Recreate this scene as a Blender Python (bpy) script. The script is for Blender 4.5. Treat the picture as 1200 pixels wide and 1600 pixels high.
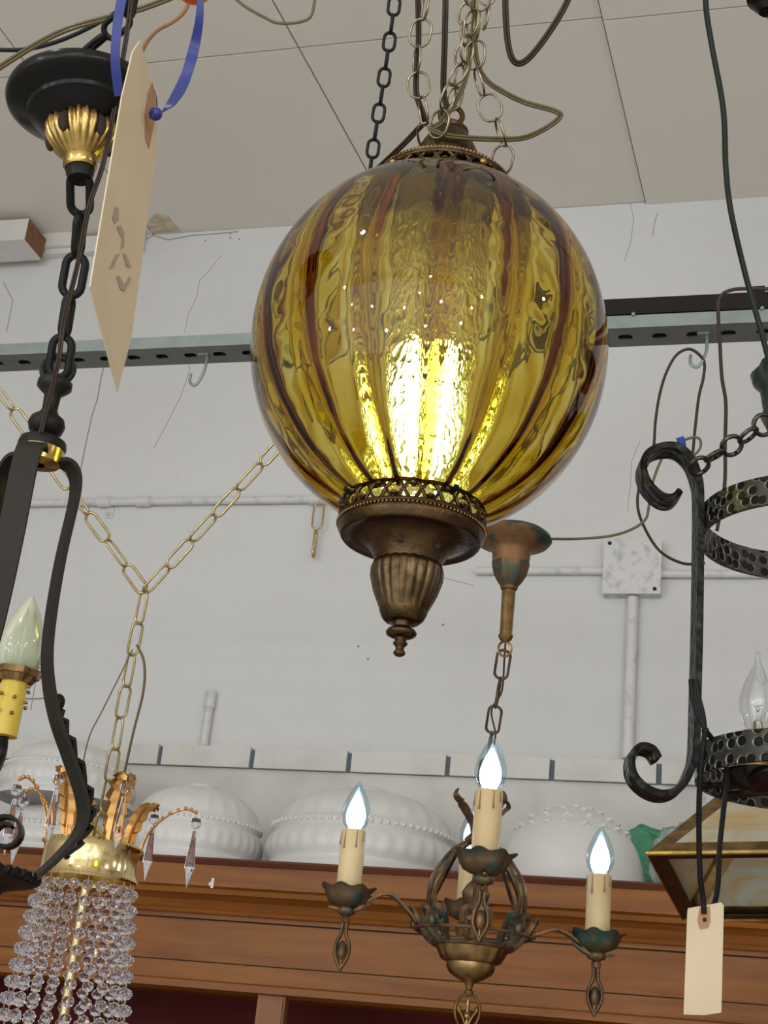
import bpy, math, random
from mathutils import Vector, Matrix, noise
random.seed(7)
PI = math.pi
for o in list(bpy.data.objects): bpy.data.objects.remove(o)
scene = bpy.context.scene
COL = scene.collection

# ------------------------------------------------------------------ camera
F = 2300.0                       # focal length in pixels of the 1200x1600 frame
PITCH, ROLL, YAW = math.radians(22.5), math.radians(6.0), math.radians(16.85)
CAM = Vector((0, 0, 1.6))
FW = Vector((-math.sin(YAW), math.cos(YAW), 0))      # horizontal forward
RT = Vector((math.cos(YAW), math.sin(YAW), 0))       # horizontal right
Z = Vector((0, 0, 1))
fwd = FW * math.cos(PITCH) + Z * math.sin(PITCH)
up0 = RT.cross(fwd)
cr = RT * math.cos(ROLL) + up0 * math.sin(ROLL)
cu = up0 * math.cos(ROLL) - RT * math.sin(ROLL)
cd = bpy.data.cameras.new('camera')
cam = bpy.data.objects.new('camera', cd); COL.objects.link(cam)
cam.matrix_world = Matrix(((cr.x, cu.x, -fwd.x, CAM.x), (cr.y, cu.y, -fwd.y, CAM.y), (cr.z, cu.z, -fwd.z, CAM.z), (0, 0, 0, 1)))
cd.sensor_fit = 'VERTICAL'; cd.sensor_height = 36; cd.lens = 36 * F / 1600
cd.clip_start = .02; cd.clip_end = 100
scene.camera = cam

# ------------------------------------------------------------------ light and exposure
scene.view_settings.view_transform = 'Standard'; scene.view_settings.look = 'None'
scene.view_settings.gamma = 1; scene.view_settings.use_curve_mapping = False
scene.view_settings.exposure = -.16
w = bpy.data.worlds.new('world'); scene.world = w; w.use_nodes = True
w.node_tree.nodes['Background'].inputs[0].default_value = (.86, .93, 1, 1)
w.node_tree.nodes['Background'].inputs[1].default_value = .7
def area(name, loc, target, sx, sy, power, color):
    l = bpy.data.lights.new(name, 'AREA'); l.shape = 'RECTANGLE'; l.size = sx; l.size_y = sy; l.energy = power; l.color = color
    o = bpy.data.objects.new(name, l); COL.objects.link(o); o.location = loc
    o.rotation_euler = (Vector(target) - Vector(loc)).to_track_quat('-Z', 'Y').to_euler()
    return o
area('storefront_daylight', (-.6, -4.0, 1.9), (0, 3, 2.3), 7.9, 3.7, 95, (.93, .98, 1))
def point(name, loc, power, color, r=.03):
    l = bpy.data.lights.new(name, 'POINT'); l.energy = power; l.color = color; l.shadow_soft_size = r
    o = bpy.data.objects.new(name, l); COL.objects.link(o); o.location = loc
for loc, p_ in (((-1.9,-.9,2.9), 14), ((1.4,-.7,2.7), 14), ((.3,-1.6,3.1), 12), ((-1.0,.2,3.3), 8), ((1.6,.9,3.0), 8), ((-2.6,-2.4,2.6), 34), ((.2,-3.0,2.8), 34), ((2.3,-2.2,2.5), 34)): point('sparkle_fill', loc, p_, (1,.95,.88))  # unseen points added for sparkle on the glass and to lift the ceiling
for loc in ((-3.2,-3.4,1.5), (-2.1,-3.7,2.4), (-1.2,-3.2,1.3), (-.4,-3.8,2.2), (.7,-3.5,1.4), (1.5,-3.8,2.6), (2.6,-3.3,1.7), (-3.6,-1.8,2.0)): point('sparkle_fill', loc, 15, (.96,.98,1), .07)  # more added points, carrying energy taken from the daylight area
scene.cycles.max_bounces = 18; scene.cycles.transmission_bounces = 18; scene.cycles.transparent_max_bounces = 24
scene.cycles.glossy_bounces = 8
scene.cycles.sample_clamp_indirect = 6

# ------------------------------------------------------------------ back-projection helpers
def ray(px, py): return fwd * F + cr * (px - 600) + cu * (800 - py)
def P(px, py, d): return CAM + ray(px, py) * (d / F)
def PY(px, py, y):                                   # hit the vertical plane Y = y
    r = ray(px, py); return CAM + r * ((y - CAM.y) / r.y)
def PZ(px, py, z):
    r = ray(px, py); return CAM + r * ((z - CAM.z) / r.z)
def depth(p): return (p - CAM).dot(fwd)
def proj(p):
    v = p - CAM; d = v.dot(fwd); return 600 + F * v.dot(cr) / d, 800 - F * v.dot(cu) / d
class Axis:                                          # a plumb line through a pixel at a view depth
    def __init__(s, px, py, d): s.loc = P(px, py, d)
    def z(s, py):
        v = s.loc - CAM; a, b, c, e = v.dot(cu), cu.z, v.dot(fwd), fwd.z; t = (800 - py) / F
        return (t * c - a) / (b - t * e)
    def r(s, rp, py): return rp * depth(s.loc + Z * s.z(py)) / F
    def prof(s, pts): return [(s.r(rp, py), s.z(py)) for py, rp in pts]

# ------------------------------------------------------------------ mesh builder
class MB:
    def __init__(s): s.v = []; s.f = []; s.m = []
    def add(s, vs, fs, mi=0):
        n = len(s.v); s.v += [Vector(v) for v in vs]; s.f += [tuple(i + n for i in f) for f in fs]; s.m += [mi] * len(fs); return s
    def box(s, a, b, mi=0):
        x0, y0, z0 = a; x1, y1, z1 = b
        return s.add([(x0,y0,z0),(x1,y0,z0),(x1,y1,z0),(x0,y1,z0),(x0,y0,z1),(x1,y0,z1),(x1,y1,z1),(x0,y1,z1)],
              [(0,3,2,1),(4,5,6,7),(0,1,5,4),(1,2,6,5),(2,3,7,6),(3,0,4,7)], mi)
    def tube(s, pts, r, n=8, closed=False, mi=0, up=None, flat=1.0):
        pts = [Vector(p) for p in pts]; N = len(pts); rr = r if isinstance(r, (list, tuple)) else [r] * N
        T = []
        for i in range(N):
            a = pts[i-1] if (i or closed) else pts[0]; b = pts[(i+1) % N] if (i < N-1 or closed) else pts[-1]
            t = (b - a); T.append(t.normalized() if t.length > 1e-9 else Vector((0,0,1)))
        u = Vector(up) if up else (Vector((0,0,1)) if abs(T[0].z) < .9 else Vector((1,0,0)))
        u = (u - T[0] * u.dot(T[0])).normalized(); vs = []
        for i in range(N):
            u = u - T[i] * u.dot(T[i]); u.normalize(); w_ = T[i].cross(u)
            for k in range(n):
                a = 2 * PI * k / n; vs.append(pts[i] + u * (math.cos(a) * rr[i]) + w_ * (math.sin(a) * rr[i] * flat))
        fs = []
        for i in range(N if closed else N - 1):
            j = (i + 1) % N
            for k in range(n): fs.append((i*n+k, i*n+(k+1)%n, j*n+(k+1)%n, j*n+k))
        if not closed: fs.append(tuple(range(n-1, -1, -1))); fs.append(tuple((N-1)*n + k for k in range(n)))
        return s.add(vs, fs, mi)
    def lathe(s, prof, n=48, c=(0,0,0), fn=None, mi=0, close=False):
        c = Vector(c); vs = []; M = len(prof)
        for i, (r, z) in enumerate(prof):
            for k in range(n):
                a = 2*PI*k/n; q = fn(r, z, a, i) if fn else (r, z)
                vs.append(c + Vector((q[0]*math.cos(a), q[0]*math.sin(a), q[1])))
        fs = []
        for i in range(M if close else M-1):
            j = (i+1) % M
            for k in range(n): fs.append((i*n+k, j*n+k, j*n+(k+1)%n, i*n+(k+1)%n))
        return s.add(vs, fs, mi)
    def sphere(s, c, r, n=8, sz=1.0, mi=0):
        return s.lathe([(max(1e-5, r*math.sin(PI*i/n)), r*sz*math.cos(PI*i/n)) for i in range(n+1)], n*2 if n > 4 else 8, c, mi=mi)
    def ribbon(s, pts, side, w, t, mi=0, cap=True):
        pts = [Vector(p) for p in pts]; N = len(pts); vs = []
        for i in range(N):
            T = (pts[min(i+1, N-1)] - pts[max(i-1, 0)]).normalized()
            S = side[i] if isinstance(side, list) else side
            S = (S - T * S.dot(T)).normalized(); Nn = T.cross(S)
            ww = w[i] if isinstance(w, list) else w; tt = t[i] if isinstance(t, list) else t
            for a, b in ((-1,-1),(1,-1),(1,1),(-1,1)): vs.append(pts[i] + S*(a*ww/2) + Nn*(b*tt/2))
        fs = []
        for i in range(N-1):
            for k in range(4): fs.append((i*4+k, i*4+(k+1)%4, i*4+4+(k+1)%4, i*4+4+k))
        fs += [(3,2,1,0), tuple((N-1)*4+k for k in range(4))]
        return s.add(vs, fs, mi)
    def slab(s, poly, nrm, t, mi=0):                 # planar polygon with thickness
        n = len(poly); nrm = Vector(nrm).normalized(); a = [Vector(p) - nrm*t/2 for p in poly]; b = [Vector(p) + nrm*t/2 for p in poly]
        return s.add(a + b, [tuple(range(n-1,-1,-1)), tuple(range(n, 2*n))] + [(i,(i+1)%n,n+(i+1)%n,n+i) for i in range(n)], mi)
    def build(s, name, mat, parent=None, smooth=True, ang=40, off=None):
        me = bpy.data.meshes.new(name); o0 = Vector((0,0,0))
        if off is not None: o0 = off
        me.from_pydata([v - o0 for v in s.v], [], s.f)
        for m in (mat if isinstance(mat, (list, tuple)) else [mat]): me.materials.append(m)
        for i, p in enumerate(me.polygons): p.material_index = s.m[i]; p.use_smooth = smooth
        me.update()
        if smooth and ang < 180: me.set_sharp_from_angle(angle=math.radians(ang))
        o = bpy.data.objects.new(name, me); COL.objects.link(o)
        if parent: o.parent = parent
        return o
def rootloc(o):                                      # world location of an unrotated parent chain
    v = Vector((0,0,0))
    while o: v += o.location; o = o.parent
    return v
def W(mb, name, mat, parent, **k): return mb.build(name, mat, parent, off=rootloc(parent), **k)    # geometry given in world space
def thing(name, label, cat, loc=(0,0,0), group=None):
    o = bpy.data.objects.new(name, None); COL.objects.link(o); o.location = loc; o.empty_display_size = .05
    o['label'] = label; o['category'] = cat
    if group: o['group'] = group
    return o
def tag(o, label, cat, group=None):
    o['label'] = label; o['category'] = cat
    if group: o['group'] = group
    return o
def struct(name, mb, mat, **k):
    o = mb.build(name, mat, **k); o['kind'] = 'structure'; return o
def recenter(o):                                     # origin of a one-mesh thing to its lowest middle
    me = o.data; vs = [v.co for v in me.vertices]
    c = Vector((sum(v.x for v in vs)/len(vs), sum(v.y for v in vs)/len(vs), min(v.z for v in vs)))
    me.transform(Matrix.Translation(-c)); o.location = c; return o
def spl(pts, n=10, closed=False):                    # Catmull-Rom through points
    pts = [Vector(p) for p in pts]; N = len(pts); out = []
    for i in range(N if closed else N-1):
        if closed: a, b, c, d = pts[i-1], pts[i], pts[(i+1)%N], pts[(i+2)%N]
        else: a, b, c, d = pts[max(i-1,0)], pts[i], pts[i+1], pts[min(i+2,N-1)]
        for k in range(n):
            t = k/n; out.append(.5*((2*b)+(c-a)*t+(2*a-5*b+4*c-d)*t*t+(3*b-a-3*c+d)*t**3))
    if not closed: out.append(pts[-1])
    return out
def PS(l, n=10): return spl([P(*p) for p in l], n)

# ------------------------------------------------------------------ materials
def mat(name, col, rough=.5, metal=0, bump=None, var=None, spec=.5, coat=0, trans=0, ior=1.45, emit=None):
    """bump=(kind, scale, strength, dist); var=(scale, colour2, low, high)"""
    m = bpy.data.materials.new(name); m.use_nodes = True; nt = m.node_tree; b = nt.nodes['Principled BSDF']
    b.inputs['Base Color'].default_value = (*col, 1); b.inputs['Roughness'].default_value = rough; b.inputs['Metallic'].default_value = metal
    b.inputs['Specular IOR Level'].default_value = spec; b.inputs['Coat Weight'].default_value = coat
    b.inputs['Transmission Weight'].default_value = trans; b.inputs['IOR'].default_value = ior
    if emit: b.inputs['Emission Color'].default_value = (*emit[0], 1); b.inputs['Emission Strength'].default_value = emit[1]
    tc = nt.nodes.new('ShaderNodeTexCoord')
    if var:
        n = nt.nodes.new('ShaderNodeTexNoise'); n.inputs['Scale'].default_value = var[0]; n.inputs['Detail'].default_value = 6
        nt.links.new(tc.outputs['Object'], n.inputs['Vector'])
        r = nt.nodes.new('ShaderNodeValToRGB'); r.color_ramp.elements[0].position = var[2]; r.color_ramp.elements[1].position = var[3]
        r.color_ramp.elements[0].color = (*col, 1); r.color_ramp.elements[1].color = (*var[1], 1)
        nt.links.new(n.outputs['Fac'], r.inputs['Fac']); nt.links.new(r.outputs['Color'], b.inputs['Base Color'])
    if bump:
        if bump[0] == 'noise': t = nt.nodes.new('ShaderNodeTexNoise'); t.inputs['Detail'].default_value = 5; out = t.outputs['Fac']
        else: t = nt.nodes.new('ShaderNodeTexVoronoi'); out = t.outputs['Distance']; t.feature = 'F1' if bump[0] == 'voronoi' else 'SMOOTH_F1'
        t.inputs['Scale'].default_value = bump[1]; nt.links.new(tc.outputs['Object'], t.inputs['Vector'])
        bp = nt.nodes.new('ShaderNodeBump'); bp.inputs['Strength'].default_value = bump[2]; bp.inputs['Distance'].default_value = bump[3]
        nt.links.new(out, bp.inputs['Height']); nt.links.new(bp.outputs['Normal'], b.inputs['Normal'])
    return m
M = {}
M['wall'] = mat('white_plaster', (.69,.695,.70), .75, bump=('noise', 16, .55, .014), var=(1.3, (.62,.62,.62), .35, .75), spec=.2)
M['ceiling'] = mat('ceiling_board', (.76,.72,.66), .8, bump=('noise', 30, .15, .004), var=(.9, (.70,.665,.60), .3, .75), spec=.2)
M['seam'] = mat('seam_shadow_gap', (.12,.10,.08), .9)
M['lip'] = mat('painted_panel_edge', (.68,.66,.6), .6)
M['floor'] = mat('shop_floor', (.60,.57,.53), .45, var=(2, (.53,.50,.46), .3, .7))
M['side'] = mat('side_wall_paint', (.55,.52,.48), .8)
M['whitewood'] = mat('white_painted_wood', (.68,.67,.64), .55, bump=('noise', 22, .3, .006), var=(9, (.58,.57,.54), .45, .75))
M['gap'] = mat('blue_grey_gap', (.13,.16,.19), .8)
M['rawwood'] = mat('raw_wood_end', (.27,.13,.06), .8, var=(60, (.16,.07,.03), .35, .7))
M['pipe'] = mat('painted_conduit', (.66,.66,.66), .45, var=(35, (.45,.48,.52), .52, .75), bump=('noise', 80, .2, .002))
M['boxp'] = mat('painted_box', (.66,.66,.66), .55, var=(45, (.42,.44,.48), .5, .72), bump=('noise', 120, .25, .002))
M['crack'] = mat('crack_grey', (.30,.28,.26), .9)  # plain grey for wall cracks and nail spots
M['stain'] = mat('plaster_stain', (.50,.38,.24), .9, var=(40, (.62,.55,.45), .4, .6))
M['zinc'] = mat('galvanised_steel', (.27,.31,.31), .4, .55, var=(25, (.22,.26,.265), .35, .7))
M['black'] = mat('black_satin_paint', (.006,.006,.006), .22, 0, spec=.3)
M['blacksteel'] = mat('black_flat_steel', (.012,.010,.010), .55, spec=.2)
M['slot'] = mat('slot_dark', (.01,.01,.01), .9)
M['chainblack'] = mat('black_chain_paint', (.008,.010,.010), .42, spec=.25, bump=('noise', 300, .15, .001))
M['brassdark'] = mat('antique_brass', (.12,.075,.036), .38, 1, var=(55, (.06,.036,.02), .35, .7), bump=('noise', 220, .5, .0015))
M['cupbrass'] = mat('fluted_antique_brass', (.20,.135,.07), .34, 1, var=(45, (.06,.04,.022), .38, .66), bump=('noise', 200, .4, .0012))
M['brassmid'] = mat('aged_brass', (.40,.27,.12), .32, 1, var=(60, (.20,.12,.05), .35, .7))
M['brass'] = mat('polished_brass', (.80,.66,.34), .16, 1, var=(40, (.66,.52,.26), .4, .7))
M['chainbrass'] = mat('pale_brass_chain', (.62,.50,.26), .28, 1, var=(90, (.45,.34,.16), .4, .7))
M['chainsilver'] = mat('tarnished_nickel_brass', (.38,.32,.22), .3, 1, var=(90, (.20,.16,.10), .4, .7))
M['gold'] = mat('gilt_leaf_metal', (.60,.34,.12), .3, 1, bump=('noise', 150, .3, .001), var=(50, (.5,.27,.09), .4, .7))
M['leafbrass'] = mat('cast_brass', (.55,.38,.13), .24, 1, var=(50, (.28,.18,.06), .4, .65))
M['verd'] = mat('verdigris_brass', (.17,.115,.065), .5, .85, var=(38, (.045,.10,.085), .45, .62), bump=('noise', 160, .4, .0015))
M['patina'] = mat('worn_bronze', (.22,.13,.065), .48, .9, var=(45, (.08,.06,.045), .4, .65), bump=('noise', 160, .3, .0012))
M['copper'] = mat('painted_copper_canopy', (.24,.125,.06), .5, .6, var=(30, (.05,.085,.07), .5, .6), bump=('noise', 110, .3, .0012))
M['iron'] = mat('dark_bronze_strap', (.016,.014,.012), .46, .6, var=(20, (.025,.024,.022), .4, .7))
M['ironface'] = mat('pewter_bronze_strap', (.026,.023,.019), .5, .6, bump=('noise', 120, .1, .0006))
M['candle'] = mat('cream_candle_sleeve', (.72,.56,.32), .38, var=(14, (.64,.48,.25), .4, .7), spec=.5)
M['drip'] = mat('brown_wax_drip', (.28,.19,.10), .5)
M['yellowsleeve'] = mat('yellow_gold_sleeve', (.75,.55,.08), .35)
M['plaster'] = mat('white_ceramic', (.68,.68,.67), .3, spec=.5, coat=.15)
M['tag'] = mat('manila_card', (.66,.55,.38), .8, var=(30, (.62,.51,.35), .4, .7))
M['tagdark'] = mat('brown_reinforcement', (.42,.22,.12), .7)
M['ink'] = mat('pencil_ink', (.40,.32,.25), .8)
M['hole'] = mat('hole_dark', (.03,.02,.015), .9)
M['blue'] = mat('blue_ribbon', (.015,.03,.21), .35, spec=.6)
M['orange'] = mat('orange_plastic', (.75,.10,.02), .4)
M['cordbrown'] = mat('brown_lamp_cord', (.032,.020,.011), .3, spec=.3)
M['cordgold'] = mat('clear_gold_lamp_cord', (.10,.070,.022), .25, coat=.2)
M['cordgreen'] = mat('dark_green_cord', (.010,.016,.010), .4, spec=.25)
M['cordgrey'] = mat('grey_brown_cord', (.045,.033,.024), .45, spec=.3)
M['cordtan'] = mat('tan_cord', (.15,.115,.065), .4, spec=.3)
M['cordcopper'] = mat('copper_fabric_cord', (.30,.15,.07), .5)
M['leather'] = mat('black_raffia_strap', (.006,.006,.006), .45, spec=.25, bump=('noise', 400, .6, .002))
M['wirenut'] = mat('blue_wire_nut', (.02,.08,.42), .4)
M['redback'] = mat('mahogany_red_back', (.10,.012,.007), .6, var=(5, (.07,.009,.006), .4, .7), spec=.15)
M['thread'] = mat('brass_pin', (.6,.45,.2), .3, 1)
M['filament'] = mat('filament_metal', (.5,.48,.42), .3, 1)
M['bagw'] = mat('clear_plastic_bag', (.80,.86,.90), .12, trans=.75, ior=1.08, bump=('noise', 30, .9, .02))
M['bagg'] = mat('green_plastic_bag', (.10,.42,.24), .3, trans=.25, bump=('noise', 35, .9, .02))
M['red'] = mat('red_paint_spot', (.55,.04,.02), .5)

def wood(name, c1, c2, sx):
    m = bpy.data.materials.new(name); m.use_nodes = True; nt = m.node_tree; b = nt.nodes['Principled BSDF']
    tc = nt.nodes.new('ShaderNodeTexCoord'); mp = nt.nodes.new('ShaderNodeMapping'); mp.inputs['Scale'].default_value = sx
    n = nt.nodes.new('ShaderNodeTexNoise'); n.inputs['Scale'].default_value = 6; n.inputs['Detail'].default_value = 8; n.inputs['Distortion'].default_value = .6
    r = nt.nodes.new('ShaderNodeValToRGB'); r.color_ramp.elements[0].position = .35; r.color_ramp.elements[1].position = .7
    r.color_ramp.elements[0].color = (*c1, 1); r.color_ramp.elements[1].color = (*c2, 1)
    nt.links.new(tc.outputs['Object'], mp.inputs[0]); nt.links.new(mp.outputs[0], n.inputs['Vector']); nt.links.new(n.outputs['Fac'], r.inputs['Fac'])
    nt.links.new(r.outputs['Color'], b.inputs['Base Color']); b.inputs['Roughness'].default_value = .42; b.inputs['Specular IOR Level'].default_value = .25; b.inputs['Coat Weight'].default_value = .10; b.inputs['Coat Roughness'].default_value = .3
    bp = nt.nodes.new('ShaderNodeBump'); bp.inputs['Strength'].default_value = .12; bp.inputs['Distance'].default_value = .002
    nt.links.new(n.outputs['Fac'], bp.inputs['Height']); nt.links.new(bp.outputs['Normal'], b.inputs['Normal'])
    return m
M['wood'] = wood('cherry_wood', (.28,.100,.016), (.18,.056,.009), (.5, 6, 7))
M['woodtop'] = wood('dark_cherry_top', (.13,.034,.014), (.09,.024,.010), (.5, 6, 7))
M['woodv'] = wood('cherry_stile_wood', (.28,.12,.05), (.20,.08,.03), (7, 6, .5))

def glass_vol(name, tint, dens, rough=0, bump=None, surf=(1,1,1)):
    m = bpy.data.materials.new(name); m.use_nodes = True; nt = m.node_tree; nt.nodes.remove(nt.nodes['Principled BSDF'])
    out = nt.nodes['Material Output']; g = nt.nodes.new('ShaderNodeBsdfGlass'); g.inputs['Color'].default_value = (*surf, 1)
    g.inputs['Roughness'].default_value = rough; g.inputs['IOR'].default_value = 1.5
    nt.links.new(g.outputs[0], out.inputs['Surface'])
    if dens:
        v = nt.nodes.new('ShaderNodeVolumeAbsorption'); v.inputs['Color'].default_value = (*tint, 1); v.inputs['Density'].default_value = dens
        nt.links.new(v.outputs[0], out.inputs['Volume'])
    if bump:
        tc = nt.nodes.new('ShaderNodeTexCoord'); mp = nt.nodes.new('ShaderNodeMapping'); mp.inputs['Scale'].default_value = bump[3]
        t = nt.nodes.new('ShaderNodeTexVoronoi'); t.feature = 'SMOOTH_F1'; t.inputs['Scale'].default_value = bump[0]; t.inputs['Smoothness'].default_value = .35
        bp = nt.nodes.new('ShaderNodeBump'); bp.inputs['Strength'].default_value = bump[1]; bp.inputs['Distance'].default_value = bump[2]
        nt.links.new(tc.outputs['Object'], mp.inputs[0]); nt.links.new(mp.outputs[0], t.inputs['Vector'])
        nt.links.new(t.outputs['Distance'], bp.inputs['Height']); nt.links.new(bp.outputs['Normal'], g.inputs['Normal'])
    return m
M['amber'] = glass_vol('amber_optic_glass', (.905,.81,.10), 520)
M['pebble'] = glass_vol('pebbled_inner_glass', (1,1,1), 0, .03, (150, 1, .004, (1,1,.8)), surf=(1,.96,.78))
M['crystal'] = glass_vol('cut_crystal', (1,1,1), 0, 0, surf=(.97,.97,1))
def thin_glass(name, tint, gl=.08):
    m = bpy.data.materials.new(name); m.use_nodes = True; nt = m.node_tree; nt.nodes.remove(nt.nodes['Principled BSDF'])
    out = nt.nodes['Material Output']; t = nt.nodes.new('ShaderNodeBsdfTransparent'); t.inputs[0].default_value = (*tint, 1)
    g = nt.nodes.new('ShaderNodeBsdfGlossy'); g.inputs['Roughness'].default_value = .03
    lw = nt.nodes.new('ShaderNodeLayerWeight'); lw.inputs['Blend'].default_value = .35
    mp = nt.nodes.new('ShaderNodeMapRange'); mp.inputs['To Min'].default_value = gl; mp.inputs['To Max'].default_value = .45
    mx = nt.nodes.new('ShaderNodeMixShader'); nt.links.new(lw.outputs['Facing'], mp.inputs['Value']); nt.links.new(mp.outputs[0], mx.inputs[0])
    nt.links.new(t.outputs[0], mx.inputs[1]); nt.links.new(g.outputs[0], mx.inputs[2]); nt.links.new(mx.outputs[0], out.inputs[0]); return m
M['bulbglass'] = thin_glass('clear_bulb_glass', (.96,.97,.98))
M['bulblit'] = thin_glass('bluish_bulb_glass', (.80,.93,1.0), .05)
def emis(name, c, s):
    m = bpy.data.materials.new(name); m.use_nodes = True; nt = m.node_tree; nt.nodes.remove(nt.nodes['Principled BSDF'])
    e = nt.nodes.new('ShaderNodeEmission'); e.inputs[0].default_value = (*c, 1); e.inputs[1].default_value = s
    nt.links.new(e.outputs[0], nt.nodes['Material Output'].inputs[0]); return m
M['glow'] = emis('candle_led_glow', (.80,.93,1), 16)
M['ledtube'] = emis('globe_led_glow', (.66,1,1), 130)
M['frost'] = mat('frosted_bulb', (.62,.68,.50), .12, trans=.35, coat=.5)
def hammered():
    m = bpy.data.materials.new('hammered_iron'); m.use_nodes = True; nt = m.node_tree; b = nt.nodes['Principled BSDF']
    tc = nt.nodes.new('ShaderNodeTexCoord'); v = nt.nodes.new('ShaderNodeTexVoronoi'); v.voronoi_dimensions = '2D'; v.inputs['Scale'].default_value = 88; v.inputs['Randomness'].default_value = .72
    sp_ = nt.nodes.new('ShaderNodeSeparateXYZ'); nt.links.new(tc.outputs['Object'], sp_.inputs[0])
    def mth(op, a, b_=None):
        n_ = nt.nodes.new('ShaderNodeMath'); n_.operation = op
        for q_, x_ in enumerate((a, b_)):
            if x_ is None: continue
            if isinstance(x_, (int, float)): n_.inputs[q_].default_value = x_
            else: nt.links.new(x_, n_.inputs[q_])
        return n_.outputs[0]
    an_ = mth('ARCTAN2', mth('MULTIPLY', sp_.outputs[1], -1.0), mth('MULTIPLY', sp_.outputs[0], -1.0))
    cb_ = nt.nodes.new('ShaderNodeCombineXYZ'); nt.links.new(mth('MULTIPLY', an_, .098), cb_.inputs[0]); nt.links.new(sp_.outputs[2], cb_.inputs[1])
    nt.links.new(cb_.outputs[0], v.inputs['Vector'])
    r = nt.nodes.new('ShaderNodeValToRGB'); cr_ = r.color_ramp; cr_.elements[0].position = 0; cr_.elements[0].color = (.006,.006,.006,1)
    cr_.elements[1].position = 1; cr_.elements[1].color = (.05,.05,.045,1)
    for p, c in ((.34,(.006,.006,.006,1)), (.41,(.30,.31,.26,1)), (.50,(.06,.06,.055,1))): e = cr_.elements.new(p); e.color = c
    nt.links.new(v.outputs['Distance'], r.inputs['Fac']); nt.links.new(r.outputs['Color'], b.inputs['Base Color'])
    bp = nt.nodes.new('ShaderNodeBump'); bp.inputs['Strength'].default_value = .9; bp.inputs['Distance'].default_value = .003
    r2 = nt.nodes.new('ShaderNodeMapRange'); r2.inputs['From Min'].default_value = .3; r2.inputs['From Max'].default_value = .5
    nt.links.new(v.outputs['Distance'], r2.inputs[0]); nt.links.new(r2.outputs[0], bp.inputs['Height']); nt.links.new(bp.outputs['Normal'], b.inputs['Normal'])
    b.inputs['Metallic'].default_value = .7; b.inputs['Roughness'].default_value = .38; return m
M['hammer'] = hammered()
M['wrought'] = mat('wrought_iron', (.010,.010,.009), .42, .3, spec=.3, bump=('voronoi', 95, .8, .004), var=(70, (.045,.045,.035), .54, .74))
M['ringmetal'] = mat('dark_nickel_ring', (.10,.095,.09), .3, .95, var=(80, (.03,.03,.03), .45, .65))
M['bronzegreen'] = mat('green_bronze', (.045,.075,.06), .4, .8, var=(60, (.16,.15,.12), .5, .7))
def slag():
    m = bpy.data.materials.new('slag_glass'); m.use_nodes = True; nt = m.node_tree; b = nt.nodes['Principled BSDF']
    tc = nt.nodes.new('ShaderNodeTexCoord'); mp = nt.nodes.new('ShaderNodeMapping'); mp.inputs['Scale'].default_value = (6, 6, 14); mp.inputs['Rotation'].default_value = (0, .8, .3)
    n = nt.nodes.new('ShaderNodeTexNoise'); n.inputs['Scale'].default_value = 2; n.inputs['Distortion'].default_value = 1.5
    r = nt.nodes.new('ShaderNodeValToRGB'); r.color_ramp.elements[0].position = .35; r.color_ramp.elements[0].color = (.42,.30,.13,1)
    r.color_ramp.elements[1].position = .65; r.color_ramp.elements[1].color = (.42,.42,.35,1)
    nt.links.new(tc.outputs['Object'], mp.inputs[0]); nt.links.new(mp.outputs[0], n.inputs['Vector']); nt.links.new(n.outputs['Fac'], r.inputs['Fac'])
    nt.links.new(r.outputs['Color'], b.inputs['Base Color']); b.inputs['Roughness'].default_value = .25; return m
M['slag'] = slag()

# ------------------------------------------------------------------ room shell
YW = 3.55                                            # upper wall plane
ZC = PY(600, 343, YW).z                              # ceiling height
X0, X1, YF = -4.6, 3.4, -4.2
struct('floor', MB().box((X0, YF, -.1), (X1, YW+.2, 0)), M['floor'], smooth=False)
wall = struct('wall_back', MB().box((X0, YW, 0), (X1, YW+.2, ZC)), M['wall'], smooth=False)
struct('wall_left', MB().box((X0-.2, YF, 0), (X0, YW+.2, ZC)), M['side'], smooth=False)
struct('wall_right', MB().box((X1, YF, 0), (X1+.2, YW+.2, ZC)), M['side'], smooth=False)
# ceiling of butted boards
cm = MB(); cm.box((X0, YF, ZC+.012), (X1, YW+.2, ZC+.14), 1)
lines = []
for (a, b) in (((0,45),(50,112)), ((425,0),(580,280)), ((935,0),(1007,308))):
    p, q = PZ(*a, ZC), PZ(*b, ZC); lines.append((p, (q-p)/(q.y-p.y)))
def lx(i, y):
    if i < 0: return X0
    if i >= len(lines): return X1
    return (lines[i][0] + lines[i][1]*(y-lines[i][0].y)).x
YS = PZ(560, 66, ZC).y
for i in range(4):
    for (ya, yb) in ((YF, YS-.22), (YS-.22+.0, YS-.003), (YS+.003, YW)):
        if ya == YF: ya, yb = YF, YS-1.22
        elif yb == YS-.003: ya = YS-1.214
        g = .0022; zz = ZC + (-.010 if (i == 3) else 0)
        zz += .0005*i
        po = [Vector((lx(i-1, ya)+g, ya, zz)), Vector((lx(i, ya)-g, ya, zz)), Vector((lx(i, yb)-g, yb, zz)), Vector((lx(i-1, yb)+g, yb, zz))]
        cm.add(po + [Vector((v.x, v.y, ZC+.02)) for v in po], [(0,1,2,3),(7,6,5,4),(0,4,5,1),(1,5,6,2),(2,6,7,3),(3,7,4,0)])
ceil = struct('ceiling', cm, [M['ceiling'], M['seam']], smooth=False)
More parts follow.
